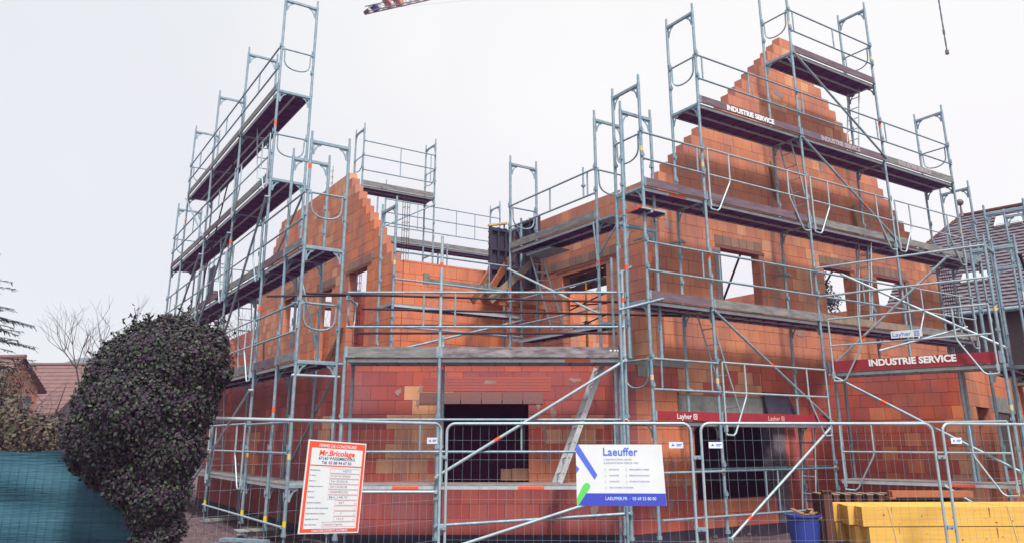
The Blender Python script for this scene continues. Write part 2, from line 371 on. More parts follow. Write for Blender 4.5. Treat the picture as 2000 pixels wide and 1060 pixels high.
# mortar smears with irregular outlines
rs = random.Random(12); DRY = mat('dry_mortar', (.30, .20, .19), .95, 0, (8, (.40, .28, .25), .7))
def smear(O, u, nin, t, z, w_, h_):
    pts = []
    for i in range(14):
        a = 2*math.pi*i/14; q = rs.uniform(.3, 1.25)
        pts.append(O+u*(t+math.cos(a)*w_*q)+UZ*(z+math.sin(a)*h_*q)-nin*.004)
    b = MB(); b.prism(pts, nin*.003); b.build('mortar_stain', DRY, house)
AM = A+C1*.02
for t, z, w_, h_ in ((.95, 2.55, .06, .09), (1.35, 2.6, .05, .12), (1.3, 2.35, .04, .12), (3.72, 2.15, .06, .2), (3.45, 2.3, .05, .1), (3.55, 1.9, .05, .3), (3.6, 1.4, .05, .2), (4.1, 2.75, .1, .05), (1.5, 1.0, .05, .2), (2.6, 2.72, .12, .04), (4.4, .6, .07, .15)):
    smear(AM, C1, CN, t, z, w_, h_)
for t, z, w_, h_ in ((.4, .9, .05, .3), (.75, .6, .05, .2), (.3, .5, .05, .15), (1.1, .9, .06, .25), (.8, 1.3, .04, .15), (5.2, 1.7, .07, .2), (8, 1.5, .1, .1)):
    smear(RO, uR, uL, t, z, w_, h_)
for t, z, w_, h_ in ((1.0, 7.2, .13, .1), (1.35, 7.3, .1, .13), (3.6, 8.4, .2, .13), (5.4, 8.0, .09, .5), (7.2, 6.9, .12, .3), (4.1, 9.6, .2, .12), (8.2, 6.7, .1, .25), (3.6, 5.3, .16, .35), (3.3, 4.6, .08, .3), (.25, 5.8, .1, .2), (4.0, 4.0, .12, .15)):
    smear(GO, uR, uL, t, z, w_, h_)
for t, z, w_, h_ in ((1.0, 4.2, .05, .3), (3.0, 7.0, .1, .16), (4.4, 7.2, .12, .2), (6.2, 7.4, .1, .3), (1.2, 5.9, .1, .08), (3.1, 6.1, .1, .3), (.9, 4.9, .05, .1)):
    smear(Lc, uL, uR, t, z, w_, h_)
# garage wing
garage = thing('garage_annex', (7.6, 16.5, 0), 'low orange block annex with door openings at the right end of the house', 'garage')
GW0 = P2+1.05*gN-.78*gU
brick_wall('wall', GW0, gU, gN, 2.95, .1, 3.1, garage, mix=('red', 'orange', 'red'), seed=81, zones=[(2.6, 2.95, .1, 2.0, 'tan'), (1.2, 1.8, 2.0, 2.4, 'orange')])
GSo = GW0+gU*2.95
brick_wall('wall', GSo+gN*.23, gN, -gU, 7, .1, 3.1, garage, mix=('orange', 'pink', 'red'), seed=82, openings=[(.65, 1.85, .1, 2.3), (2.5, 5.2, 1.15, 2.3)])
conc_box('lintel', GSo+gN*2.35+gU*.01, gN, 3.1, -gU, .25, 2.3, 2.62, garage)
conc_box('slab', GSo+gN*.3-gU*.25, gN, 6.5, -gU, 2.5, 2.95, 3.08, garage, SLAB)
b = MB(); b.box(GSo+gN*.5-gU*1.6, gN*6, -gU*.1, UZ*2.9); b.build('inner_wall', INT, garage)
# ------------------------------------------------------------------ scaffolding
class Scaf:
    def __init__(s, root, O, u, n, w_=.73): s.r, s.O, s.u, s.n, s.w = root, Vector(O), Vector(u), Vector(n), w_
    def p(s, t, o, z): return s.O+s.u*t+s.n*o+UZ*z
    def foot(s, t, z=0.0):
        b = MB()
        for o in (0, s.w):
            b = MB(); q = s.p(t, o, z); b.box(q-s.u*.075-s.n*.075, s.u*.15, s.n*.15, UZ*.012); b.tube(q+UZ*.01, q+UZ*.35, .017, 6); b.tube(q+UZ*.2, q+UZ*.25, .05, 6)
            b.build('base_jack', STEEL, s.r)
    def frame(s, t, z0, z1, band=None, gus=True, m=None, o0=0, o1=None):
        b = MB(); o1 = s.w if o1 is None else o1
        for o in (o0, o1):
            b.tube(s.p(t, o, z0), s.p(t, o, z1+.03), .0295, 8)
            b.tube(s.p(t, o, z1+.03), s.p(t, o, z1+.18), .023, 6)
            b.tube(s.p(t, o, z0+.0), s.p(t, o, z0+.10), .034, 8)
            for zz in (.55, 1.03):
                if z0+zz < z1: # wedge housing
                    b.box(s.p(t, o, z0+zz)-s.u*.035-s.n*.045, s.u*.07, s.n*.035, UZ*.055)
                    b.tube(s.p(t, o, z0+zz-.05)-s.n*.04, s.p(t, o, z0+zz+.09)-s.n*.05, .009, 4)
        b.box(s.p(t, o0+.02, z1-.05)-s.u*.024, s.u*.048, s.n*(o1-o0-.04), UZ*.052)
        b.tube(s.p(t, o0, z1-.012)-s.n*.01, s.p(t, o1, z1-.012)+s.n*.01, .024, 6)
        if gus:
            for o, d in ((o0+.02, 1), (o1-.02, -1)):
                q = s.p(t, o, z1-.05)-s.u*.004; dn = s.n*d
                # gusset plate with a hole: ring of three bars and a web
                P_ = [q, q+dn*.17, q+dn*.17-UZ*.03, q+dn*.10-UZ*.07, q+dn*.055-UZ*.16, q+dn*.045-UZ*.22, q-UZ*.22]
                hole = [q+dn*.035-UZ*.04, q+dn*.10-UZ*.035, q+dn*.035-UZ*.11]
                # outline strip around the hole
                b.prism([P_[0], P_[1], P_[2], hole[1], hole[0]], s.u*.008); b.prism([P_[2], P_[3], P_[4], hole[2], hole[1]], s.u*.008)
                b.prism([P_[0], hole[0], hole[2], P_[4], P_[5], P_[6]], s.u*.008)
        if band is not None:
            zb, o_, mi = band; b.tube(s.p(t, o_, zb), s.p(t, o_, zb+.09), .033, 8, mi)
        return b.build('standard_frame', [m or STEEL, ORANGE, CREAM, YELLOWP], s.r)
    def deck(s, t0, t1, z, o0=.02, o1=None, lab=None, side=None):
        b = MB(); o1 = (s.w-.02) if o1 is None else o1; t0 += .03; t1 -= .03
        n_ = max(1, round((o1-o0)/.34)); wd = (o1-o0)/n_
        for k in range(n_):
            a = o0+k*wd+.008; w2 = wd-.016
            b.box(s.p(t0, a, z-.022), s.u*(t1-t0), s.n*w2, UZ*.022, 0)                 # planking
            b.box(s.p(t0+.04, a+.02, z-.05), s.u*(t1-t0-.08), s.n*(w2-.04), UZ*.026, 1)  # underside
            for e in (a, a+w2-.014): b.box(s.p(t0, e, z-.075), s.u*(t1-t0), s.n*.014, UZ*.051, 2)
            m_ = int((t1-t0)/.5)
            for i in range(1, m_+1):
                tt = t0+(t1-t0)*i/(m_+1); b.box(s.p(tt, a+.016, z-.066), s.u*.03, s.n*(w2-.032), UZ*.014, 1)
            for tt in (t0-.03, t1-.02): b.box(s.p(tt, a+.03, z-.045), s.u*.05, s.n*(w2-.06), UZ*.02, 2)
        if lab is not None: b.box(s.p(t0+(t1-t0)*lab, o0+.002, z-.068), s.u*.42, s.n*.006, UZ*.04, 3)
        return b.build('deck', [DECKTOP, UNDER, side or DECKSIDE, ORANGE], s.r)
    def toe(s, t0, t1, z, m=None, h=.15, o=-.035, th=.03):
        b = MB(); b.box(s.p(t0+.01, o, z+.005), s.u*(t1-t0-.02), s.n*th, UZ*h, 0)
        for tt in (t0+.01, t1-.05): b.box(s.p(tt, o-.003, z+.0), s.u*.04, s.n*(th+.006), UZ*(h+.01), 1)
        return b.build('toe_board', [m or TOE, STEEL], s.r)
    def rail(s, t0, t1, z, hs=(.5, 1.0), o=-.045, post=None, m=None):
        b = MB()
        for h in hs:
            b.tube(s.p(t0, o, z+h), s.p(t1, o, z+h), .0205, 6)
            for tt in (t0, t1): b.box(s.p(tt-.03 if tt == t1 else tt, o-.01, z+h-.025), s.u*.03, s.n*.03, UZ*.05)
        if post:
            for f in post: b.tube(s.p(t0+(t1-t0)*f, o, z+hs[0]), s.p(t0+(t1-t0)*f, o, z+hs[-1]), .017, 6)
        return b.build('guard_rail', m or STEEL, s.r)
    def agrail(s, t0, t1, z, o=-.06, low=-.18, m=None):
        """advance guard-rail frame with cranked legs"""
        b = MB(); r = .0175
        zt = z+1.02; zm = z+.5
        b.path([s.p(t0+.08, o, zt), s.p(t1-.08, o, zt)], r); b.path([s.p(t0+.08, o, zm), s.p(t1-.08, o, zm)], r)
        for a, d in ((t0+.08, 1), (t1-.08, -1)):
            b.path([s.p(a, o, zt), s.p(a, o, z+low)], r)
            b.path([s.p(a, o, z+low), s.p(a+.17*d, o, z+low-.01), s.p(a+.23*d, o, z+low+.03), s.p(a+.56*d, o, z+.42), s.p(a+.58*d, o, z+.5), s.p(a+.58*d, o, zt)], r)
            b.box(s.p(a-.02, o-.02, z+low+.05), s.u*.04, s.n*.06, UZ*.12)
        return b.build('guard_rail', m or STEEL_L, s.r)
    def endrail(s, t, z, dt=0):
        b = MB(); a, c = .02, s.w-.02
        b.path([s.p(t, a, z+1.0), s.p(t, c, z+1.0)], .019)
        q = []
        for i in range(13):
            f = i/12; 
            x = a+.05+(c-a-.1)*(.5-.5*math.cos(math.pi*f)); zz = z+1.0-.46*(math.sin(math.pi*f))**.35
            q.append(s.p(t, x, zz))
        b.path(q, .0165)
        for o in (a, c): b.box(s.p(t-.03, o-.03, z+.97), s.u*.06, s.n*.06, UZ*.07)
        return b.build('end_rail', STEEL, s.r)
    def brace(s, t0, z0, t1, z1, o=-.05, m=None, r=.025, band=None):
        b = MB(); p, q = s.p(t0, o, z0), s.p(t1, o, z1); b.tube(p, q, r, 8)
        for e in (p, q): b.tube(e-s.n*.03, e+s.n*.06, .028, 6)
        if band: b.tube(p.lerp(q, band), p.lerp(q, band+.03), r+.003, 8, 1)
        return b.build('diagonal_brace', [m or STEEL, ORANGE], s.r)
    def ladder(s, t0, z0, t1, z1, o=.45, w_=.3, m=None):
        b = MB(); p, q = s.p(t0, o, z0), s.p(t1, o, z1); n_ = int((q-p).length/.28)
        for d in (-w_/2, w_/2): b.tube(p+s.n*d, q+s.n*d, .016, 6)
        for i in range(1, n_):
            c = p.lerp(q, i/n_); b.tube(c-s.n*w_/2, c+s.n*w_/2, .012, 5)
        return b.build('ladder', m or STEEL_L, s.r)
    def bracket_wall(s, t, z, L=.3):
        b = MB(); b.tube(s.p(t, s.w-.1, z), s.p(t, s.w+L, z), .02, 6)
        b.tube(s.p(t, s.w-.06, z-.02)-s.u*.08, s.p(t, s.w-.06, z-.02)+s.u*.1, .028, 6); b.build('wall_tie', STEEL, s.r)
GRP = 'tube scaffolds wrapped round the brick house'
# --- right gable scaffold
rs_ = thing('scaffold', P1, 'tall five-lift scaffold in front of the stepped gable, lettered boards on its decks', 'scaffold', GRP)
S = Scaf(rs_, P1, uR, uL)
posts = [-1.55, 0, 3.07, 6.14, 9.1]
Zr = [2.02, 4.02, 6.05, 8.02, 10.0, 12.05]
tops = {-1.55: 3, 0: 4, 3.07: 5, 6.14: 5, 9.1: 4}
for t in posts:
    S.foot(t)
    zs = [.25]+Zr[:tops[t]+1]
    for k in range(len(zs)-1):
        band = None
        if (t, k) in ((-1.55, 0), (3.07, 3), (0, 2), (6.14, 4)): band = (zs[k]+.9, 0, 1)
        elif k % 2 == 1: band = (zs[k]+.65, 0, 2)
        elif k == 0: band = (zs[k]+.9, 0, 2)
        S.frame(t, zs[k], zs[k+1], band)
S.frame(9.85, 4.02, 6.05); S.frame(9.85, 6.05, 8.05)
def dk(S, t0, t1, z, m=None, lab=None, toe=True, side=None):
    S.deck(t0, t1, z, lab=lab, side=side)
    if toe: return S.toe(t0, t1, z, m)
dk(S, -1.55, 0, 2.02, TOER); dk(S, 0, 3.07, 2.02, TOER)
dk(S, -1.55, 0, 4.02, TOE); dk(S, 0, 3.07, 4.02, TOEG); dk(S, 3.07, 6.14, 4.02, WOODG, .45); dk(S, 6.14, 9.1, 4.02, TOEG)
dk(S, -1.55, 0, 6.05, TOE, .42); dk(S, 0, 3.07, 6.05, TOE); dk(S, 3.07, 6.14, 6.05, TOEG); dk(S, 6.14, 9.1, 6.05, TOEG); dk(S, 9.1, 9.85, 6.05, TOEG)
tb = [dk(S, 0, 3.07, 8.02, TOE), dk(S, 3.07, 6.14, 8.02, TOE), dk(S, 6.14, 9.1, 8.02, TOEG)]
dk(S, 3.07, 6.14, 10.0, TOE)
for (t0, t1, ob, mm) in ((.76, 2.18, 0, TXTW), (3.74, 5.15, 1, TXTL), (6.66, 8.05, 2, TXTL)):
    text_mb(None, 'INDUSTRIE SERVICE', S.p(t0, -.040, 8.045), uR, UZ, .10, t1-t0, bold=.05, m=mm, parent=tb[ob])
def quad_logo(O, u, m, par, k=1.0):
    b = MB(); O = Vector(O); a = .1*k
    for (x, z, w2, h2) in ((0, 0, 1, .12), (0, .88, 1, .12), (0, 0, .12, 1), (.88, 0, .12, 1), (.28, .2, .12, .6), (.6, .2, .12, .6), (.28, .45, .44, .12)):
        b.box(O+u*(x*a)+UZ*(z*a), u*(w2*a), u.cross(UZ)*.0015, UZ*(h2*a))
    b.build('emblem', m, par)
tr = [o for o in rs_.children if o.name.startswith('toe_board')]
text_mb(None, 'Layher', S.p(-1.06, -.040, 2.055), uR, UZ, .085, .34, bold=.008, m=TXTW, parent=tr[0]); quad_logo(S.p(-.68, -.040, 2.05), uR, TXTW, tr[0], .9)
text_mb(None, 'Layher', S.p(1.22, -.040, 2.055), uR, UZ, .08, .32, bold=.008, m=TXTC, parent=tr[1]); quad_logo(S.p(1.58, -.040, 2.05), uR, TXTC, tr[1], .85)
S.rail(-1.55, 0, 2.02, post=(.12, .88)); S.agrail(0, 3.07, 2.02, low=-.22)
S.rail(-1.55, 0, 4.02, post=(.12, .86)); S.rail(0, 3.07, 4.02, post=(.07, .47, .93)); S.rail(3.07, 6.14, 4.02, post=(.5,)); S.agrail(6.14, 9.1, 4.02)
S.rail(-1.55, 0, 6.05, post=(.88,)); S.agrail(0, 3.07, 6.05); S.agrail(3.07, 6.14, 6.05); S.agrail(6.14, 9.1, 6.05)
S.rail(0, 3.07, 8.02, post=(.04, .48)); S.rail(3.07, 6.14, 8.02, post=(.04, .93)); S.rail(6.14, 9.1, 8.02, post=(.04,))
S.rail(3.07, 6.14, 10.0, post=(.03, .5)); S.rail(-1.5, 3.07, 0.25, hs=(.23, .95), post=(.55, .62))
S.rail(3.07, -.0, 0.25, hs=(.95,))
for t, z in ((-1.55, 6.05), (0, 8.02), (9.1, 8.02), (3.07, 10.0), (6.14, 10.0), (-1.55, 2.02), (9.85, 6.05)): S.endrail(t, z)
S.brace(3.07, 9.95, 6.14, 8.1); S.brace(3.07, 7.95, 6.14, 6.1, band=.62); S.brace(0, 3.95, 3.07, 2.05, band=.45); S.brace(.02, .12, 3.0, 1.95, m=STEEL_L, band=.15); 
S.brace(.0, 1.2, 9, 1.2, o=.73, m=STEEL)
S.ladder(3.55, 6.05, 3.05, 8.0, .4); S.ladder(5.5, 8.02, 5.9, 9.98, .4); S.ladder(.9, 2.02, .2, 3.98, .42); S.ladder(5.2, 4.05, 5.5, 6.02, .42); S.ladder(5.0, 4.05, 5.35, 6.02, .25); S.ladder(2.6, .1, 2.85, 1.98, .35)
for t, z in ((-.9, 5.35), (0, 5.4), (3.07, 5.1), (6.14, 5.3), (0, 2.6)): S.bracket_wall(t, z)
# --- middle scaffold
cs_ = thing('scaffold', (0, 13.1, 0), 'low two-lift scaffold along the frontal wall of the terrace', 'scaffold', GRP)
S = Scaf(cs_, (0, 13.1, 0), C1, CN)
for t in (-2.77, -1.20, 1.87):
    S.foot(t); S.frame(t, .25, 1.03, gus=False); S.frame(t, 1.03, 3.03, (2.0, 0, 2))
for (t, z1, o) in ((-1.20, 5.1, 0), (-1.16, 3.4, .10), (1.87, 4.5, 0)):
    b = MB(); b.tube(S.p(t, o, 3.05), S.p(t, o, z1), .026, 8); 
    b.tube(S.p(t, o, z1-.55), S.p(t, o, z1-.47), .029, 8, 1)
    b.build('guard_post', [STEEL_L, ORANGE], cs_)
for t0, t1 in ((-2.77, -1.2), (-1.2, 1.87)):
    S.deck(t0, t1, 1.03, lab=(.55 if t0 < -2 else .42)); S.deck(t0, t1, 3.03, lab=(.68 if t0 > -2 else None))
    S.rail(t0, t1, 1.03, post=((.82,) if t0 < -2 else (.44, .93))); 
    S.rail(t0, t1, 3.03, hs=(.5, 1.08), post=((.82,) if t0 < -2 else (.08,)))
S.toe(-2.77, -1.2, 3.03, TOEG, .17); 
tbm = S.toe(-1.2, 1.87, 3.03, mat('plum_board_with_lime_streaks', (.12, .095, .115), .85, 0, (3.2, (.42, .40, .42), .8), scale=(1, 1, 4)), .17)
b = MB()
for x in (1.62, 1.69, 1.74): b.box((x, 13.062, 3.13), (.03, 0, 0), (0, .002, 0), (0, 0, .025))
b.build('white_mark', TXTW, tbm)
S.brace(-1.2, 1.15, 1.87, 2.98, m=STEEL_L, band=.3, o=-.08); S.brace(-1.2, .02, 1.87, .95, m=STEEL_L, o=-.09)
S.brace(-2.77, .92, -1.2, .92, m=STEEL_L, band=.12); S.brace(-1.2, .42, 1.87, .60, m=STEEL)
S.rail(-2.77, 1.87, 1.03, hs=(2.52, 2.66), o=.9, m=RUST)
S.endrail(-2.77, 3.03)
b = MB(); b.tube((-3.6, 13.5, 4.18), (2.9, 14.2, 4.12), .021, 8); b.build('long_ledger', RUST, cs_); b = MB(); b.tube((-4.4, 13.9, 4.2), (-2.4, 13.75, 4.19), .02, 8); b.build('long_ledger', RUST, cs_); b = MB(); b.tube((-2.7, 13.95, 3.98), (3.1, 14.25, 3.9), .02, 8)
b.build('long_ledger', RUST, cs_)
# corner frame between middle and gable scaffold
S = Scaf(cs_, (1.97, 13.22, 0), uR, uR, .73)
S.u = uL*-1
for z0, z1 in ((3.03, 5.35), (5.5, 7.5)): S.frame(0, z0, z1, (z0+1.5, 0, 1) if z0 < 4 else None)
S.deck(-.05, .35, 5.62, lab=.1)
b = MB(); b.tube((1.8, 13.0, .1), (1.8, 13.0, 4.9), .024, 8); b.build('corner_post', STEEL, cs_); b = MB(); b.tube((1.72, 13.25, .1), (1.72, 13.25, 4.75), .024, 8); b.build('corner_post', STEEL, cs_); b = MB(); b.tube((1.78, 12.95, 3.8), (2.6, 13.3, 4.05), .022, 8); b.tube((1.78, 13, 4.4), (2.1, 13.5, 4.65), .022, 8)
b.build('corner_post', STEEL, cs_)
# --- left scaffold
ls_ = thing('scaffold', L0, 'long five-lift scaffold running back along the left side, dark plum decks seen from below', 'scaffold', GRP)
S = Scaf(ls_, L0, uL, uR)
Zl = [1.0, 3.03, 5.05, 7.05, 9.08, 11.3]
lp = {0: 3, 1.07: 3, 2.57: 5, 5.64: 5, 8.75: 5, 11.9: 5, 13.45: 4}
for t, top in lp.items():
    S.foot(t)
    zs = [.25]+[z if z < 7.2 or t > 2 else 7.4 for z in Zl[:top+1]]
    for k in range(len(zs)-1):
        band = None
        if (t, k) in ((2.57, 2), (2.57, 4), (5.64, 3), (11.9, 4), (1.07, 1), (0, 3), (8.75, 2)): band = (zs[k]+1.2 if t != 0 else 6.5, 0, 1)
        elif k == 1: band = (zs[k]+.4, 0, 2)
        elif k == 0: band = (zs[k]+.1, 0, 3)
        S.frame(t, zs[k], zs[k+1], band, gus=True)
bays = [(0, 1.07), (1.07, 2.57), (2.57, 5.64), (5.64, 8.75), (8.75, 11.9), (11.9, 13.45)]
for i, (a, c) in enumerate(bays):
    for z in (1.0, 3.03, 5.05): dk(S, a, c, z, TOEG if (i+int(z)) % 2 else TOE, toe=z > 2)
    if i >= 2: dk(S, a, c, 7.05, TOE if i % 2 else TOEG)
    if 2 <= i <= 4: dk(S, a, c, 9.08, TOEG)
    post = (.5,)
    for z in (3.03, 5.05):
        if i == 2 and z < 4 or i == 3: S.agrail(a, c, z)
        elif i == 2: S.agrail(a, c, z, m=STEEL)
        else: S.rail(a, c, z, post=post if i > 1 else None)
    if i >= 2: (S.agrail if i in (2,) else S.rail)(a, c, 7.05, **({} if i == 2 else {'post': post}))
    if 2 <= i <= 4: S.rail(a, c, 9.08, post=(.5,))
    if i == 2: S.agrail(a, c, 1.0, m=STEEL_L)
    elif i < 4: S.rail(a, c, 1.0, post=None if i < 2 else post)
S.rail(0, 5.64, .0, hs=(.35,), m=STEEL_L)
for t, z in ((0, 5.05), (2.57, 7.05), (2.57, 9.08), (11.9, 9.08), (13.45, 7.05)): S.endrail(t, z)
S.endrail(0, 3.03)
b = MB(); b.tube(S.p(0, -.06, 2.78), S.p(0, .8, 2.78), .024, 8); b.build('transom_tube', STEEL_L, ls_)
S.brace(7.1, .65, 2.5, 2.65, m=STEEL_L, o=-.07, band=.3); S.brace(5.0, 4.05, 2.5, 6.6, r=.026, o=-.08); S.brace(8.1, 4.5, 5.6, 6.5, r=.026, o=-.08); S.brace(11.4, 4.9, 8.75, 6.6, r=.026, o=-.08)
S.brace(8.75, 5.1, 5.64, 9.0, m=RUST, o=-.02, r=.018); S.brace(5.64, .9, 8.75, .9, o=.6)
S.brace(2.57, 1.1, 0, 3.0, o=.78); S.brace(5.64, 5.1, 2.57, 7.0, o=.78); S.brace(8.75, 7.1, 11.9, 9.0, o=-.05); S.brace(11.9, 3.1, 8.75, 5.0); S.brace(1.07, 3.1, 2.57, 5.0, o=.8)
S.ladder(4.3, 7.05, 4.9, 9.05, .35); S.ladder(7.3, 5.05, 7.9, 7.0, .4); S.ladder(5.0, 3.05, 5.6, 5.0, .45); S.ladder(8.3, 3.05, 8.9, 5.0, .45); S.ladder(6.7, 1.0, 7.2, 3.0, .4)
b = MB(); b.box(S.p(7.6, .1, 5.2), uL*.55, uR*.03, UZ*.9); b.build('debris_sheet', FORM, ls_)
# --- terrace-side scaffold along right wing
ss_ = thing('scaffold', (1.65, 14.6, 3.05), 'short scaffold standing on the terrace against the side wall of the right wing', 'scaffold', GRP)
S = Scaf(ss_, (1.65, 14.6, 0), uL, uR)
for t in (0, 3.1): S.frame(t, 3.1, 3.85, gus=False); S.frame(t, 3.85, 5.85, (4.9, 0, 1)); S.frame(t, 5.85, 7.92, None)
S.deck(0, 3.1, 5.85); S.toe(0, 3.1, 5.85, TOEG); S.deck(.2, 3.1, 3.85, .2, .6); S.rail(0, 3.1, 5.85, hs=(.5, 1.0), post=(.07, .48))
S.rail(0, 3.1, 3.6, hs=(.5, 1.05)); S.brace(3.1, 5.4, 0, 4.0, m=STEEL_L, band=.7); S.endrail(3.1, 5.85); S.endrail(0, 5.85)
b = MB(); b.box(S.p(2.6, .1, 5.62), -uL*.9, uR*.5, UZ*.03); b.build('loose_board', STEEL, ss_); b = MB(); b.box(S.p(-.45, .0, 5.78), uL*.45, uR*.35, UZ*.04)
b.tube(S.p(.1, -.02, 5.8), S.p(0, -.02, 5.0), .02, 6); b.tube(S.p(0, 0, 5.1), S.p(-.6, .1, 5.75), .02, 6)
b.build('console_bracket', STEEL, ss_)
b = MB(); b.tube(S.p(1.6, .95, 6.85), S.p(1.6, .95, 7.55), .02, 6); b.tube(S.p(1.6, .95, 7.1), S.p(1.6, .95, 7.14), .05, 6); b.build('anchor_rod', STEEL, ss_)
# --- nook scaffold on the terrace
ns_ = thing('scaffold', (-2.43, 15.82, 3.05), 'scaffold bay on the terrace in front of the bright orange nook wall', 'scaffold', GRP)
S = Scaf(ns_, (-2.43, 15.82, 0), uR, uL)
for t in (0, 3.15): S.frame(t, 3.08, 4.42, gus=False); S.frame(t, 4.42, 6.5, (5.2, 0, 2 if t < 1 else 1))
S.deck(0, 3.15, 4.42, .02, .4, side=ALU); S.rail(0, 3.15, 4.42, hs=(.48, 1.06), post=(.72,)); S.rail(0, 3.15, 3.3, hs=(.62,))
S.brace(-.1, 3.4, 3.15, 4.3, o=-.06, m=STEEL)
b = MB(); b.box(S.p(.9, -.03, 4.95)+uL*.2, uR*2.1, uL*.05, UZ*.09); b.box(S.p(.75, .12, 4.9), uR*.14, uL*.05, UZ*.24); b.box(S.p(2.25, .12, 4.9), uR*.16, uL*.05, UZ*.2); b.build('edge_board', TOEG, ns_)
# --- rear scaffolds beyond the house
bs_ = thing('scaffold', (-4.84, 24, 0), 'distant narrow scaffold tower rising behind the left gable', 'scaffold', GRP)
S = Scaf(bs_, (-4.84, 24.0, 0), uR, uL)
for t in (0, 2.62):
    for z0, z1 in ((0.2, 2), (2, 3.8), (3.8, 5.8), (5.8, 7.7), (7.7, 9.65), (9.65, 11.6)): S.frame(t, z0, z1, gus=z1 > 9)
S.deck(0, 2.62, 9.65); S.toe(0, 2.62, 9.65, TOEG); S.rail(0, 2.62, 9.65, hs=(.5, 1.0, 1.5), post=(.5, .93)); S.rail(0, 2.62, 8.2, hs=(.3,)); S.endrail(0, 9.65); S.endrail(2.62, 9.65)
S.brace(2.62, 9.4, 0, 7.9)
bs2 = thing('scaffold', (-4.59, 27.2, 0), 'distant lower scaffold run behind the nook wall, long railed deck', 'scaffold', GRP)
S = Scaf(bs2, (-4.59, 27.2, 0), uR, uL)
for t in (0, 2.57, 4.9):
    for z0, z1 in ((0.2, 2), (2, 4), (4, 6.4), (6.4, 8.65)): S.frame(t, z0, z1, gus=False)
S.frame(4.9, 8.65, 10.7); S.frame(0, 8.65, 10.7)
for a, c in ((0, 2.57), (2.57, 4.9)): dk(S, a, c, 8.65, TOEG); S.rail(a, c, 8.65, hs=(.5, 1.0, 1.5), post=(.15, .5))
# rear-left run seen through the left scaffold
bs3 = thing('scaffold', (-9.6, 28, 0), 'far scaffold behind the left scaffold decks, thin rails against the sky', 'scaffold', GRP)
S = Scaf(bs3, (-10.9, 28.0, 0), uR, uL)
for t in (0, 2.57, 5.14):
    for z0, z1 in ((0.2, 2.4), (2.4, 4.6), (4.6, 6.8), (6.8, 8.8)): S.frame(t, z0, z1, gus=False)
for a, c in ((0, 2.57), (2.57, 5.14)): dk(S, a, c, 6.8, TOE); S.rail(a, c, 6.8, post=(.5,)); S.rail(a, c, 4.6)
# --- garage scaffold
gs_ = thing('scaffold', P2+gU*1.5, 'two-lift scaffold with a red lettered board in front of the low annex', 'scaffold', GRP)
S = Scaf(gs_, P2-gN*.02+gU*.07, gU, gN)
for t in (3.0,):
    S.foot(t)
    for z0, z1, bd in ((.25, 1.0, None), (1.0, 3.0, (2.2, 0, 2)), (3.0, 5.1, (3.9, 0, 2))): S.frame(t, z0, z1, bd, gus=z1 < 4)
S.frame(.05, 1.0, 3.0, o0=.2); 
S.frame(2.2, 1.0, 3.0, o0=.45, o1=.75, gus=True)
S.deck(0, 3.0, 1.0, lab=.62); S.deck(0, 3.0, 3.0)
tg = S.toe(0.02, 3.0, 3.0, TOER, .2)
text_mb(None, 'INDUSTRIE SERVICE', S.p(.86-.07, -.040, 3.075), gU, UZ, .115, 1.5, bold=.045, m=TXTW, parent=tg)
S.agrail(0.05, 3.0, 3.0, o=-.09); S.agrail(0.05, 3.0, 1.0, o=-.09); S.rail(0, 3.0, 3.0, hs=(1.5, 2.08), m=STEEL_L)
b = MB(); p0 = S.p(1.27, -.12, 3.55); b.box(p0, gU*.54, gN*.004, UZ*.13, 0); pn = b.build('name_plate', SIGNW, gs_)
text_mb(None, 'Layher', p0+gU*.03+UZ*.03-gN*.001, gU, UZ, .075, .32, bold=.005, m=SIGNB2, parent=pn); quad_logo(p0+gU*.40+UZ*.02-gN*.001, gU, SIGNB2, pn, .9)
S.brace(.05, 2.95, 3.0, 1.2, band=.3); S.brace(.0, 3.2, 2.3, 5.05, m=STEEL_L, o=.4, band=.25); S.brace(.3, 5.0, 3.0, 3.3, o=.5, m=STEEL_L); S.brace(3.0, .15, 1.8, .95, m=STEEL)
b = MB(); b.tube(S.p(1.0, -.0, 3.35), S.p(2.4, .7, 3.75), .022, 8); b.build('loose_tube', STEEL_L, gs_)
S2o = S.p(3.35, .35, 0)
gs2 = thing('scaffold', S2o, 'scaffold end at the right edge of the view, white banner tied to its side', 'scaffold', GRP)
S = Scaf(gs2, S2o, gN, -gU)
S.n = gU*-1
for t in (0.5, 2.6, 5.2):
    S.foot(t)
    for z0, z1 in ((.25, 1.0), (1.0, 3.0), (3.0, 5.2)): S.frame(t, z0, z1, gus=z1 > 2)
S.frame(2.6, 5.2, 6.4); S.frame(5.2, 5.2, 6.9)
for a, c in ((.5, 2.6), (2.6, 5.2)):
    S.deck(a, c, 3.0); S.deck(a, c, 1.0); S.rail(a, c, 3.0, hs=(.5, 1.0, 1.5), post=(.5,)); S.rail(a, c, 1.0)
S.brace(.5, 5.0, 2.6, 3.2, m=RUST); S.brace(2.6, 5.9, 5.2, 3.4, m=RUST)
b = MB(); b.box(S.p(-.35, -.1, 3.1), gN*1.0, gU*.004, UZ*1.1); b.build('banner', SIGNW, gs2)
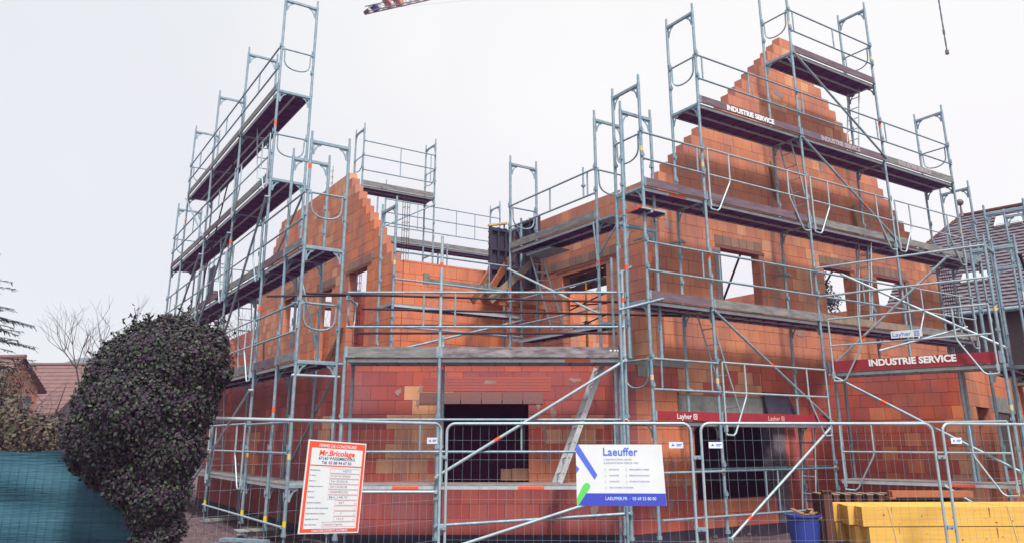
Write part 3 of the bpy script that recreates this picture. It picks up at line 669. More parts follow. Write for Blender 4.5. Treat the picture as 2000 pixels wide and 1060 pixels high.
# ------------------------------------------------------------------ site fence panels
def fence_panel(F0, F1, label, lean=0, h=1.96):
    F0, F1 = Vector((*F0, 0)), Vector((*F1, 0)); d = F1-F0; L = d.length; rz = math.atan2(d.y, d.x)
    o = thing('fence_panel', F0, label, 'fence panel', 'mesh fence panels across the front of the site', rz)
    b = MB(); r = .0205
    b.tube((.02, 0, .04), (.02, 0, h-.14), r, 8); b.tube((L-.02, 0, .04), (L-.02, 0, h-.14), r, 8)
    for x0, sgn in ((.02, 1), (L-.02, -1)):
        pts = [(x0+sgn*.12*(1-math.cos(a)), 0, h-.14+.12*math.sin(a)) for a in [i*math.pi/2/5 for i in range(6)]]
        b.path(pts, r, 8)
    b.tube((.14, 0, h-.02), (L-.14, 0, h-.02), r, 8); b.tube((.02, 0, .12), (L-.02, 0, .12), .014, 6)
    b.build('frame', STEEL_L, o, True)
    b = MB(); n_ = int(L/.125)
    for i in range(1, n_): b.tube((L*i/n_, .012, .1), (L*i/n_, .012, h-.03), .0015, 4)
    for i in range(1, 7): b.tube((.03, .016, .1+i*.268), (L-.03, .016, .1+i*.268), .0017, 4)
    b.build('wire_mesh', STEEL, o, True)
    b = MB()
    for x in (-.0, L):
        b.box((x-.12, -.33, 0), (.24, 0, 0), (0, .66, 0), (0, 0, .13)); 
    b.build('foot_block', CONC, o, True)
    return o, L
def plate(o, x, z, w_=.2, h_=.085):
    b = MB(); b.box((x, -.012, z), (w_, 0, 0), (0, .004, 0), (0, 0, h_)); p = b.build('name_plate', SIGNW, o, True)
    b = MB(); q = x+.03
    b.prism([(q, -.0135, z+.03), (q+.05, -.0135, z+.03), (q+.025, -.0135, z+.065)], (0, .001, 0)); b.box((q+.075, -.0135, z+.045), (.08, 0, 0), (0, .001, 0), (0, 0, .012)); b.box((q+.075, -.0135, z+.028), (.06, 0, 0), (0, .001, 0), (0, 0, .01))
    b.build('emblem', SIGNB2, p, True)
f1, l1 = fence_panel((-3.70, 8.53), (-1.01, 11.68), 'mesh fence panel carrying the red and white permit notice, beside the ivy'); plate(f1, l1-.30, 1.66, .2)
f2, l2 = fence_panel((-.96, 11.70), (2.56, 11.50), 'mesh fence panel carrying the white and blue company banner'); plate(f2, l2-.34, 1.60, .2)
f3, l3 = fence_panel((2.66, 11.50), (6.12, 11.75), 'mesh fence panel in front of the garage opening and blue tub'); plate(f3, .12, 1.60, .2)
f4, l4 = fence_panel((6.22, 11.73), (9.5, 12.8), 'mesh fence panel at the right edge of the photo, before the yellow beams'); plate(f4, .14, 1.66, .2)
for k, (x, y) in enumerate(((-.985, 11.69), (2.61, 11.50), (6.17, 11.74))):
    for z in (1.45, .5):
        b = MB(); b.box((x-.06, y-.03, z), (.12, 0, 0), (0, .06, 0), (0, 0, .05)); b.tube((x, y-.03, z+.025), (x, y-.07, z+.025), .012, 6)
        o = b.build('clamp', STEEL, (f1, f2, f3)[k])
        o.matrix_parent_inverse = Matrix.Rotation(-(f1, f2, f3)[k].rotation_euler.z, 4, 'Z')
# ------------------------------------------------------------------ signs
# permit notice on panel one
d1 = (Vector((-1.01, 11.68, 0))-Vector((-3.25, 9.05, 0))).normalized(); n1 = Vector((d1.y, -d1.x, 0))
c0 = Vector((-3.25, 9.05, 0))+d1*1.09+n1*.03+UZ*.64; tx = (d1*.97-UZ*.06).normalized(); tz = (UZ*.99+d1*.05).normalized()
tz = (tz-tx*tz.dot(tx)).normalized()
sg = thing('permit_sign', c0, 'red bordered white building permit notice wired to the mesh fence', 'sign')
W_, H_ = .90, 1.08; nf = tx.cross(tz)
def sq(b, x, z, w2, h2, lay=1, mi=0):
    b.box(c0+tx*x+tz*z+nf*(.002*lay-.0012), tx*w2, tz*h2, nf*.0012, mi)
b = MB(); b.box(c0-nf*.012, tx*W_, tz*H_, nf*.012); b.build('board', SIGNW, sg)
b = MB(); sq(b, .015, .015, W_-.03, H_-.03, 1); b.build('red_panel', SIGNR, sg)
b = MB(); sq(b, .055, .79, W_-.11, .20, 2); sq(b, .055, .055, W_-.11, .72, 2); b.build('white_field', SIGNW, sg)
def st(txt, x, z, h, wd, m, bold=0, shear=0): text_mb(None, txt, c0+tx*x+tz*z+nf*.0042, tx, tz, h, wd, bold=bold, shear=shear, m=m, parent=sg)
st('PERMIS DE CONSTRUIRE', .16, 1.003, .035, .58, SIGNW, .02)
st('Mr.Bricolage', .17, .905, .062, .55, SIGNR, .03, .15)
st('67160 WISSEMBOURG', .17, .855, .034, .56, SIGNN, .015); st('Tél. 03 88 94 67 50', .22, .805, .033, .46, SIGNN, .015)
st('CHANTIER INTERDIT AU PUBLIC', .18, .022, .024, .54, SIGNW, .02)
rows = [('Bénéficiaire(s) :', .30, 'HEITZ', .18), ('N° Permis :', .30, 'PC 067 544 18 R0024', .0), ('Délivré le :', .30, '24/10/2018', .0), ('Affichage en mairie le :', .30, '24/10/2018', .0), ('Mairie de :', .30, 'WISSEMBOURG', .0), ('Architecte :', .30, '              BURY', .0),
        ('Superficie du plancher :', .42, '327', .04), ('Hauteur de la (des) construction(s) :', .42, '', .0), ('Surface des bâtiments à démolir :', .42, '/', .07), ('Superficie du terrain :', .42, '1015', .03), ('Nature des travaux :', .25, 'Construction 2 logements', .0)]
b = MB()
for i, (lb, xb, hw, dx) in enumerate(rows):
    z = .71-i*.0625; st(lb, .065, z+.012, .015, min(.012*len(lb)*.75, xb-.07), SIGNN, .01)
    if hw.strip(): st(hw, .065+xb+.02+dx, z+.008, .024, min(.3, .026*len(hw)) if hw != '/' else .03, INK)
    x0, x1, z0, z1 = .065+xb, W_-.07, z-.008, z+.045
    for (xx, zz, ww, hh) in ((x0, z0, x1-x0, .004), (x0, z1, x1-x0, .004), (x0, z0, .004, z1-z0), (x1-.004, z0, .004, z1-z0)): sq(b, xx, zz, ww, hh, 3)
    if xb == .42: st('m²', x1-.045, z+.004, .012, .03, SIGNN)
b.build('form_box', PINK, sg)
# company banner on panel two
d2 = (Vector((2.56, 11.50, 0))-Vector((-.96, 11.70, 0))).normalized(); n2 = Vector((d2.y, -d2.x, 0))
c0 = Vector((-.96, 11.70, 0))+d2*1.87+n2*.035+UZ*.83; tx = d2; tz = UZ; nf = n2
sg = thing('company_banner', c0, 'white and blue company banner with a green slash hung on the mesh fence', 'banner')
W_, H_ = 1.22, .82
b = MB(); b.prism([c0+tz*H_, c0, c0+tx*(W_+.02)-tz*.0, c0+tx*(W_-.01)+tz*H_], -nf*.004); b.build('sheet', SIGNW, sg)
P = lambda x, z, l=1: c0+tx*x+tz*z+nf*(.002*l)
b = MB(); b.prism([P(.0, 0), P(W_+.018, 0), P(W_+.013, .165), P(.125, .165)], -nf*.001); b.build('blue_band', SIGNB, sg)
b = MB(); b.prism([P(0, H_), P(.035, H_), P(.295, .41), P(.255, .345), P(0, .72)], -nf*.001)
b.prism([P(0, .54), P(.045, .49), P(0, .43)], -nf*.001); b.build('logo_bar', SIGNB2, sg)
b = MB(); cx, cz = .15, .265
pts = [P(0, .0, 2), P(.01, .0, 2), P(.125, .165, 2)]+[P(cx+.045*math.cos(a), cz+.035*math.sin(a), 2) for a in [i*math.pi/6-.6 for i in range(6)]]+[P(.1, .26, 2), P(.01, .1, 2)]
b.prism([P(.002, .0, 2), P(.02, .0, 2), P(.19, .245, 2), P(.193, .27, 2), P(.175, .295, 2), P(.14, .305, 2), P(.11, .29, 2), P(.085, .26, 2), P(.003, .1, 2)], -nf*.001); b.build('logo_bar', SIGNG, sg)
def st(txt, x, z, h, wd, m, bold=0): text_mb(None, txt, P(x, z, 1.6), tx, tz, h, wd, bold=bold, m=m, parent=sg)
st('Laeuffer', .385, .672, .105, .485, SIGNB2, .012)
st('CONSTRUCTION NEUVE', .39, .608, .022, .39, INK); st('& RÉNOVATION DEPUIS 1983', .39, .562, .022, .48, INK)
for i, (a, c) in enumerate((('ÉLECTRICITÉ', 'AMÉNAGEMENT COMBLE'), ('CHAUFFAGE', 'ÉNERGIES RENOUVELABLES'), ('CLIMATISATION', 'SYSTÈMES ET ISOLATION'), ('SALLE DE BAIN CLÉ EN MAIN', None))):
    z = .475-i*.08; st(a, .46, z, .017, .14 if i < 3 else .33, SIGNB)
    if c: st(c, .74, z, .017, .28, SIGNB)
b = MB()
for i in range(4):
    for x in ((.40, .69) if i < 3 else (.40,)): b.box(P(x, .465-i*.08, .6), tx*.02, nf*.001, tz*.035)
b.build('list_mark', PALEG, sg)
st('LAEUFFER.FR  ·  03 69 53 80 00', .40, .075, .042, .70, mat('pale_blue_print', (.55, .72, .85), .5), .012)
b = MB()
for x, z, dx, dz in ((.0, .0, -.03, -.0), (W_, H_, .03, .03), (W_, .0, .02, -.08)): b.tube(P(x, z, 1), P(x+dx, z+dz, 2), .004, 5)
b.build('tie', RUST, sg)
# ------------------------------------------------------------------ leaning aluminium ladder on the middle scaffold
ld = thing('ladder', (.75, 13.2, 1.05), 'aluminium ladder leaning from the low deck up to the terrace boards', 'ladder')
p, q = Vector((.74, 13.5, 1.05)), Vector((1.54, 13.85, 3.0))
dv = (q-p).normalized(); side = Vector((.16, -.98, 0)); side = (side-dv*side.dot(dv)).normalized()
b = MB()
for k in (0, 1):
    o_ = side*(.0 if k == 0 else .38); nn_ = dv.cross(side).normalized()
    b = MB(); b.box(p-o_, dv*(q-p).length, side*.03, nn_*.085); b.build('stile', ALU, ld)
b = MB()
for i in range(8):
    c = p+dv*(.18+i*.27)+dv.cross(side).normalized()*.04; b.tube(c-side*.37, c+side*.045, .016, 8)
b.build('rung', [ALU], ld)
# step ladder on terrace
ld = thing('step_ladder', (1.1, 16.0, 3.05), 'tall metal ladder standing on the terrace beside the black formwork', 'ladder')
b = MB(); p, q = Vector((.87, 16.9, 4.0)), Vector((.38, 17.3, 5.9))
e = Vector((.25, .05, 0))
for d in (0, 1): b = MB(); b.tube(p+e*d*1.15, q+e*d, .024, 6); b.build('stile', STEEL_L, ld)
b = MB()
for i in range(1, 10): b.tube(p.lerp(q, i/10), (p+e*1.15).lerp(q+e, i/10), .015, 6)
b.build('rung', ALU, ld)
# formwork panels in the nook corner
def formwork(O, u, n, w_, h_, label):
    o = thing('formwork_panel', O, label, 'formwork panel', 'black formwork panels at the inner corner of the house')
    b = MB(); O = Vector(O); b.box(O, u*w_, n*.03, UZ*h_); b.build('sheet', FORM, o)
    b = MB()
    for k in range(4): b.box(O+UZ*(h_*k/3.2)-n*.06, u*w_, n*.06, UZ*.05)
    for k in range(4): b.box(O+u*((w_-.05)*k/3)-n*.055, u*.05, n*.055, UZ*h_)
    for k in range(10): b.tube(O+UZ*(.08+k*h_/10.5)-n*.065-u*.03, O+UZ*(.08+k*h_/10.5)-n*.02-u*.03, .022, 6)
    b.build('rib', FORM, o); return o
Ci = Vector((.27, 18.84, 0))
formwork(Ci-uR*1.25-uL*.45+UZ*5.05, uR, uL, .66, 1.5, 'black ribbed formwork panel above the nook wall, facing the street')
formwork(Ci-uL*.2-uR*.32+UZ*5.1, -uL, -uR*-1, .98, 1.7, 'black formwork panel against the side wall of the right wing')
for k, (p, q, m_, lb) in enumerate((((-.95, 17.3, 4.75), (-.2, 18.3, 6.3), WOODO, 'orange brown board propping the black formwork, leftmost of the leaning boards'), ((-.72, 17.3, 4.75), (-.0, 18.25, 6.1), WOODO, 'orange brown board propping the black formwork, between the other two'), ((-.55, 17.2, 4.75), (.75, 17.5, 6.0), WOODG, 'pale grey plank propped up to the black formwork'))):
    p, q = Vector(p), Vector(q); b = MB(); dv = q-p; sd_ = dv.cross(UZ).normalized()
    b.box(p, dv, sd_*.05, dv.cross(sd_).normalized()*.16); tag(b.build('leaning_board', m_), lb, 'board', 'boards propping the formwork')
b = MB(); b.box(Ci-uR*1.3-uL*1.0+UZ*4.62, uR*1.9, uL*.1, UZ*.08); tag(b.build('timber_beam', WOODO), 'brown timber lying under the black formwork panels', 'beam')
b = MB()
for k in range(3): b.box(Vector((-.55+k*.07, 17.9+k*.05, 6.6+k*.02)), (.3, .1, .06), (-.03, .09, 0), (0, 0, .04))
tag(b.build('wood_offcut', mat('yellow_offcut', (.6, .42, .12), .7)), 'yellow wood offcuts lying on top of the black formwork', 'offcut')
# black board leaning on the lintel of the garage opening
b = MB(); o_ = P1+uR*2.35+uL*.85+UZ*2.1
b.prism([o_, o_+uR*.95, o_+uR*.72+UZ*.55+uL*.12, o_+uR*.0+UZ*.55+uL*.12], uL*.02); tag(b.build('black_board', FORM), 'black sheet leaning on the garage lintel above the red board', 'board')
# props (yellow) inside the side window and dark props inside gable windows
def prop(p, q, m_, label, r=.03, grp='steel props inside the house'):
    o = thing('steel_prop', p, label, 'prop', grp); p, q = Vector(p), Vector(q); mdl = p.lerp(q, .5)
    b = MB(); b.tube(p, mdl, r, 8); b.box(p-Vector((.07, .07, 0)), (.14, 0, 0), (0, .14, 0), (0, 0, .01)); b.build('outer_tube', m_, o)
    b = MB(); b.tube(mdl, q, r*.8, 8); b.build('inner_tube', m_, o)
    b = MB(); b.tube(mdl-(q-p).normalized()*.06, mdl+(q-p).normalized()*.04, r*1.9, 8); b.tube(mdl-uR*.14, mdl+uR*.14, .01, 5); b.build('collar', RUST, o)
SW = GO
PA, PB, PC, PD, PE = 1.67, 3.17, 3.52, 5.0, 6.5
def Sp(s, o, z): return SW+uL*s+uR*o+UZ*z
prop(Sp(4.5, 1.0, 3.05), Sp(4.5, 1.0, 5.8), PROPY, 'ochre steel prop seen through the side window, left of two')
prop(Sp(3.6, 1.0, 3.05), Sp(3.6, 1.0, 5.7), PROPY, 'ochre steel prop seen through the side window, right of two')
prop(GO+uR*PA+uL*.7+UZ*3.3, GO+uR*PB+uL*.7+UZ*5.8, RUST, 'dark raking prop crossing the left gable window')
prop(GO+uR*PC+uL*.7+UZ*3.05, GO+uR*PC+uL*.7+UZ*5.8, RUST, 'upright prop in the left gable window')
prop(GO+uR*PD+uL*.7+UZ*4.2, GO+uR*PE+uL*.7+UZ*5.8, RUST, 'dark raking prop in the middle gable window')
b = MB()
for z in (4.55, 4.85, 5.1): b.tube(Sp(1.0, 2.2, z), Sp(4.0, 2.2, z+.02), .02, 6)
b.tube(Sp(1.5, 2.0, 4.1), Sp(2.9, 2.3, 4.4), .02, 6); b.box(Sp(.9, 2.6, 4.7), uL*3.2, uR*.06, UZ*.14)
b.box(Sp(1.2, .6, 5.28), uL*4.2, uR*.12, UZ*.14); b.box(Sp(1.2, 1.9, 5.45), uL*4.6, uR*.12, UZ*.14)
for s_ in (1.6, 2.3, 3.0, 3.7, 4.4, 5.1): b.box(Sp(s_, .3, 5.6), uL*.08, uR*2.2, UZ*.16)
for z in (4.2, 4.7): b.tube(Sp(2.4, 1.1, z), Sp(4.9, 1.1, z+.25), .018, 6); b.tube(Sp(2.4, 1.1, z+.4), Sp(4.9, 1.1, z), .018, 6)
tag(b.build('shoring_rail', RUST), 'dark shoring rails inside the right wing, seen through the side window', 'shoring')
brick_wall('inner_block_wall', Sp(.5, 3.4, 0), uL, uR, 4.2, 3.05, 4.45, house, mix=('pink', 'tan', 'orange'), seed=90)
BATTEN = mat('yellowed_batten', (.34, .24, .11), .85, 0, (5, (.2, .14, .07), .7))
# wooden rungs board and planks on gable
for (t, z0, z1, o, lb) in ((3.35, 6.95, 7.75, .95, 'yellowish timber batten hanging on the gable brickwork by the ladder'), (6.3, 6.3, 7.2, .95, 'yellowish timber batten on the gable right of the middle bay')):
    b = MB(); b.box(P1+uR*t+uL*o+UZ*z0, uR*.12, uL*.04, UZ*(z1-z0)-uR*.12); tag(b.build('timber_batten', BATTEN), lb, 'batten', 'battens on the gable wall')
# planks leaning inside left gable opening
for k in range(3):
    b = MB(); p = Lc+uL*(3.3+k*.25)-uR*.35+UZ*3.1; b.box(p, -uL*.5+uR*.3+UZ*(1.3-.2*k), uL*.12, uR*.03)
    tag(b.build('leaning_plank', WOODD), 'dark scrap plank leaning by the left gable opening', 'plank', 'scrap planks by the left gable')
b = MB(); b.box(Lc+uL*8.4-uR*.3+UZ*3.1, uL*.3+UZ*1.5, uL*.12, uR*.03); tag(b.build('leaning_plank', WOODD), 'single dark plank leaning on the far end of the left gable wall', 'plank')
# rebar cages
def rebar(c, z0, z1, label, w_=.12, lad=True):
    o = MB(); c = Vector((*c, 0))
    for a in (-1, 1):
        for d in ((-1, 1) if lad else (0,)): o.tube(c+uR*a*w_/2+uL*d*w_/2+UZ*z0, c+uR*a*w_/2+uL*d*w_/2+UZ*z1, .008, 4)
    z = z0+.1
    while z < z1-.05:
        k = [c+uR*a*w_/2+uL*d*w_/2+UZ*z for a, d in ((-1, -1), (1, -1), (1, 1), (-1, 1))]
        for i in range(4): o.tube(k[i], k[(i+1) % 4], .005, 3)
        z += .18
    tag(o.build('rebar_cage', RUST), label, 'rebar cage', 'rebar cages standing out of the walls')
rebar((-2.42, 17.2), 5.3, 7.1, 'rusty rebar cage rising from the nook wall by the left gable')
rebar((-3.7, 18.55), 3.1, 5.7, 'dark rebar cage standing in the first opening of the left gable', .1)
rebar((-5.2, 21.2), 8.3, 9.3, 'thin rebar starter above the left gable top', .16, False)
q = GO+uR*10.3; rebar((q.x, q.y), 3.0, 6.1, 'tall rusty rebar cage at the right corner of the gable')
q = GO+uR*11.6+uL*.5; rebar((q.x, q.y), 3.0, 5.9, 'rusty rebar cage standing before the neighbouring roof')
q = GO+uR*13.0+uL*1.6; rebar((q.x, q.y), 3.0, 6.0, 'furthest rusty rebar cage right of the gable')
# ------------------------------------------------------------------ yellow beams
Bo = Vector((5.22, 12.45, -.03)); bu = Vector((.9995, .03, 0)).normalized(); bn = Vector((-bu.y, bu.x, 0))
k = 0; rb = random.Random(8)
LB = ['front', 'second', 'third', 'rear']
LY = ['top layer', 'middle layer', 'bottom layer']
for lay in range(3):
    for row in range(4):
        z0 = .50-lay*.285; off = [.02, -.08, -.02, -.16][row] + (.0 if lay == 0 else .08 if lay == 1 else .3)
        o = thing('timber_beam', Bo+bn*(row*.25)+bu*off+UZ*z0, '%s yellow timber beam of the %s in the stack, counted from the fence' % (LB[row], LY[lay]), 'beam', 'yellow beams stacked behind the fence')
        b = MB(); c = Bo+bn*(row*.25)+bu*off+UZ*z0; b.box(c+bu*.003, bu*4.6, bn*.236, UZ*.272)
        b.build('beam', PINE, o)
        b = MB(); b.box(c, bu*.003, bn*.236, UZ*.272); b.build('end_grain', PINE_E, o)
        if row == 0 and lay < 2:
            b = MB()
            for i in range(16):
                x, z = rb.uniform(.3, 4.3), rb.uniform(.03, .24); r_ = rb.uniform(.006, .017)
                b.prism([c+bu*(x+math.cos(a)*r_*rb.uniform(.8, 1.4))+UZ*(z+math.sin(a)*r_*.8)-bn*.001 for a in [j*math.pi/4 for j in range(8)]], -bn*.0008)
            b.prism([c+bu*.45+UZ*.26-bn*.001, c+bu*.462+UZ*.26-bn*.001, c+bu*.46+UZ*.19-bn*.001, c+bu*.455+UZ*.17-bn*.001], -bn*.0008)
            b.prism([c+bu*1.93+UZ*.26-bn*.001, c+bu*1.955+UZ*.26-bn*.001, c+bu*1.95+UZ*.13-bn*.001, c+bu*1.94+UZ*.11-bn*.001], -bn*.0008)
            b.build('knot', KNOT, o)
STRAP = mat('pale_strap', (.65, .62, .45), .5)
for x in (.42, 2.25):
    b = MB(); b.path([Bo+bu*x-bn*.006+UZ*.78, Bo+bu*(x+.09)-bn*.008+UZ*.2, Bo+bu*(x+.1)-bn*.008+UZ*.0], .004, 4); b.tube(Bo+bu*x-bn*.006+UZ*.775, Bo+bu*x+bn*1.0+UZ*.775, .004, 4)
    tag(b.build('packing_strap', STRAP), 'pale packing strap round the yellow beams, '+('near their left ends' if x < 1 else 'close to the right edge of the photo'), 'strap')
# battens stack behind, post, orange board
pb = thing('pallet', (5.5, 14.2, 0), 'dark brown timber pallet standing behind the yellow beams', 'pallet')
b = MB()
b.box((5.25, 14.15, .66), (2.3, .05, 0), (0, .6, 0), (0, 0, .03)); b.build('deck_board', WOODD, pb)
b = MB()
for i in range(12): b.box((5.28+i*.19, 14.05, .69), (.09, 0, 0), (0, .5, 0), (0, 0, .12))
b.build('block', WOODD, pb)
b = MB()
for i in range(12): b.box((5.27+i*.19, 14.04, .811), (.11, 0, 0), (0, .52, 0), (0, 0, .02))
b.build('slat', WOODG, pb)
for x in (5.3, 7.3): b = MB(); b.box((x, 14.2, 0), (.1, 0, 0), (0, .4, 0), (0, 0, .66)); b.build('leg', WOODD, pb)
b = MB(); b.box((4.86, 12.9, 0), (.13, 0, 0), (0, .1, 0), (0, 0, .93)); b.box((4.84, 12.88, .93), (.17, 0, 0), (0, .14, 0), (0, 0, .02)); tag(b.build('timber_post', WOODD), 'short dark brown timber post between the tub and the beams', 'post')
b = MB(); b.box((6.35, 13.8, .79), (1.35, 0, 0), (0, .2, 0), (0, 0, .1)); b.box((6.3, 13.79, .77), (.1, 0, 0), (0, .22, 0), (0, 0, .02)); tag(b.build('orange_plank', mat('orange_plank', (.42, .14, .06), .8, 0, (4, (.3, .1, .05), .6))), 'reddish orange plank lying behind the yellow beams', 'plank')
# blue tub
bt = thing('blue_tub', (4.62, 13.2, 0), 'blue plastic tub of wood scraps behind the fence', 'tub')
b = MB(); n = 20; cx, cy = 4.62, 13.2; prof_ = [(.20, .0), (.26, .55), (.285, .55), (.285, .58), (.245, .58), (.19, .03)]
for j in range(len(prof_)-1):
    (r0, z0), (r1, z1) = prof_[j], prof_[j+1]
    pts = [(cx+r0*math.cos(2*math.pi*i/n), cy+r0*math.sin(2*math.pi*i/n), z0) for i in range(n)]+[(cx+r1*math.cos(2*math.pi*i/n), cy+r1*math.sin(2*math.pi*i/n), z1) for i in range(n)]
    b.poly(pts, [(i, (i+1) % n, n+(i+1) % n, n+i) for i in range(n)], 0, True)
b.poly([(cx+.18*math.cos(2*math.pi*i/n), cy+.18*math.sin(2*math.pi*i/n), .03) for i in range(n)], [tuple(range(n))])
b.build('body', BLUEB, bt)
b = MB(); rr = random.Random(2)
for i in range(14):
    a = rr.uniform(0, 6.28); c = Vector((cx+rr.uniform(-.13, .13), cy+rr.uniform(-.13, .13), .50+rr.uniform(0, .12)))
    d = Vector((math.cos(a), math.sin(a), rr.uniform(-.2, .5))).normalized(); s_ = d.cross(UZ).normalized()
    b.box(c-d*.12, d*.26, s_*.07, d.cross(s_).normalized()*.02)
tag(b.build('wood_scraps', mat('scrap_wood', (.38, .20, .10), .85, 0, (7, (.2, .09, .05), .8))), 'offcuts of brown wood piled in the blue tub', 'wood scraps')
# clutter at the foot of the left wall
cl = random.Random(4)
for i, (x, y, m_, lb) in enumerate(((-5.2, 16.1, WOODG, 'grey plank lying in the mud by the left scaffold foot'), (-4.6, 15.0, WOODD, 'dark plank lying across the mud in front of the left wall'), (-5.0, 14.3, STEEL, 'steel tube lying in the mud under the left scaffold'), (-6.5, 17.6, CONC, 'grey concrete offcut lying by the ivy'))):
    b = MB(); a = cl.uniform(-.6, .6); d = Vector((math.cos(a), math.sin(a), .02))
    b.box((x, y, .05), d*cl.uniform(.7, 1.6), Vector((-d.y, d.x, 0))*.14, UZ*.05); tag(b.build('scrap_piece', m_), lb, 'scrap')
b = MB(); b.box((-4.9, 14.95, .12), (.62, .35, 0), (-.2, .35, 0), (0, 0, .02)); b.box((-4.75, 15.1, 0), (.3, .15, 0), (-.1, .2, 0), (0, 0, .12)); tag(b.build('mortar_board', CONC), 'pale mortar board on blocks below the left scaffold deck', 'mortar board')
b = MB(); b.box((.0+.0, 14.42, 1.03), (.42, 0, 0), (0, .16, 0), (0, 0, .2), 0); b.box((-.2, 14.45, 1.031), (.19, 0, 0), (0, .14, 0), (0, 0, .19), 0)
tag(b.build('loose_block', mat('pale_clay_block', (.50, .27, .17), .9, 0, (5, (.38, .18, .12), .7))), 'pale clay block standing on the sill of the dark terrace window', 'block')
b = MB(); st_ = random.Random(77)
for i in range(420):
    x, y = st_.uniform(-8, 7), st_.uniform(12.2, 18); r_ = st_.uniform(.015, .045)
    if x > -5 and y > 14.0 and x < 3: continue
    b.poly([(x-r_, y-r_*.6, .0), (x+r_, y-r_*.7, .0), (x+r_*.8, y+r_, 0), (x-r_*.7, y+r_*.8, 0), (x+r_*.1, y, r_*.9+.03)], [(0, 1, 4), (1, 2, 4), (2, 3, 4), (3, 0, 4)])
tag(b.build('rubble', MUD), kind='stuff', label='small rubble scattered over the muddy ground', cat='rubble')
# ------------------------------------------------------------------ crane jib and hanging chain
def cpx(px, py, D):
    F_ = 1530; th = math.atan(420/1530); x = (px-1000)/F_; y = -(py-440)/F_
    d = Vector((x, math.cos(th)-y*math.sin(th), math.sin(th)+y*math.cos(th))); return Vector((0, 0, 1.7))+d*(D/d.y)
a_, c_ = cpx(716, 20, 70), cpx(1010, -45, 82)
cr_ = thing('crane_jib', a_, 'weathered lattice crane jib poking in at the top of the sky', 'crane')
dv = (c_-a_).normalized(); up = Vector((0, 0, 1)); up = (up-dv*up.dot(dv)).normalized(); sd_ = dv.cross(up); Lc_ = (c_-a_).length
b = MB(); w2 = .42
ch_ = [lambda t: a_+dv*t-up*.28-sd_*w2, lambda t: a_+dv*t-up*.28+sd_*w2, lambda t: a_+dv*t+up*.38]
for f in ch_: b.tube(f(0), f(Lc_), .055, 6)
n = int(Lc_/1.1)
for i in range(n):
    t0, t1 = i*Lc_/n, (i+1)*Lc_/n
    for f in ch_[:2]: b.tube(f(t0), ch_[2]((t0+t1)/2), .03, 4); b.tube(ch_[2]((t0+t1)/2), f(t1), .03, 4)
    b.tube(ch_[0](t0), ch_[1](t0), .03, 4); b.tube(ch_[0](t0), ch_[1](t1), .022, 4)
b.build('lattice', CRANE, cr_)
b = MB(); b.box(a_-up*.35-sd_*.42-dv*.1, dv*.12, sd_*.84, up*.35+dv*-.1); b.build('tip_block', CRANE, cr_)
b = MB(); b.box(a_+dv*1.1-up*.32-sd_*.45, dv*.3, sd_*.9, up*.6+dv*-.3); b.build('pulley_box', BLUEP, cr_)
b = MB(); b.prism([a_+dv*4.1-up*.3-sd_*.46, a_+dv*4.5-up*.3-sd_*.46, a_+dv*4.6+up*.8-sd_*.46, a_+dv*3.9+up*.8-sd_*.46], sd_*.9); b.prism([a_+dv*2.9-up*.3-sd_*.46, a_+dv*3.05-up*.3-sd_*.46, a_+dv*2.8+up*.7-sd_*.46, a_+dv*2.6+up*.7-sd_*.46], sd_*.9)
b.build('trolley', CRANEO, cr_)
b = MB(); b.tube(a_+dv*1.6-up*.2, cpx(1010, -8, 80), .012, 4); b.tube(a_+dv*1.9+up*.35, a_+dv*3.8+up*1.5, .02, 4); b.build('cable', STEEL, cr_)
ch0 = cpx(1850, 104, 30)
hc = thing('crane_chain', ch0, 'dark lifting chain hanging in the sky at the upper right', 'chain')
b = MB(); z = ch0.z
while z < ch0.z+6: b.tube((ch0.x, ch0.y, z), (ch0.x, ch0.y, z+.16), .035 if int(z*5) % 2 else .028, 5); z += .17
b.build('links', mat('chain_steel', (.12, .13, .17), .6, .3), hc)
b = MB(); b.tube(ch0-UZ*.05, ch0+UZ*.12, .075, 8); b.tube(ch0+UZ*.9, ch0+UZ*1.1, .05, 8); b.build('hook', CRANE, hc)
b = MB(); b.tube((ch0.x+.0, ch0.y, ch0.z+5.9), (ch0.x, ch0.y, ch0.z+16), .02, 5); b.build('rope', RUST, hc)
# ------------------------------------------------------------------ neighbouring house (right)
v_ = Vector((-.682, .731, 0)); n_ = Vector((.731, .682, 0)); E0 = Vector((13.5, 22, 0))
nh = thing('neighbour_house', E0+n_*4, 'neighbouring house with a plum brown tiled roof and skylights behind the site', 'house')
def Rp(v, t): return E0+v_*v+n_*(4.1*t)+UZ*(5.3+3.8*t)      # roof surface
rw = random.Random(6); b = MB(); rows_ = 30
nr = (Rp(0, 1)-Rp(0, 0)).cross(v_).normalized(); 
if nr.z < 0: nr = -nr
for k in range(rows_):
    t0, t1 = k/rows_, (k+1)/rows_; tm = t0
    vend = 3.0 if tm < .55 else 3.0-(tm-.55)/.45*1.45
    v = -16.0+(k % 2)*.14
    # a row: slightly raised lower lip, tiles as small bumps
    while v < vend:
        v2 = min(v+.28, vend); j = rw.uniform(.9, 1.1)
        p0, p1, p2, p3 = Rp(v, t0)-UZ*.0+nr*.05, Rp(v2, t0)+nr*.05, Rp(v2, t1)+nr*.005, Rp(v, t1)+nr*.005
        pm, pq = (p0+p1)/2+nr*.012, (p2+p3)/2+nr*.01
        col = (.165*j, .142*j, .168*j)
        b.poly([p0, pm, p1, p2, pq, p3, p0-nr*.06, p1-nr*.06], [(0, 1, 4, 5), (1, 2, 3, 4), (0, 6, 7, 2, 1)], 0, False, col)
        v = v2
roof = b.build('roof', ROOFB, nh)
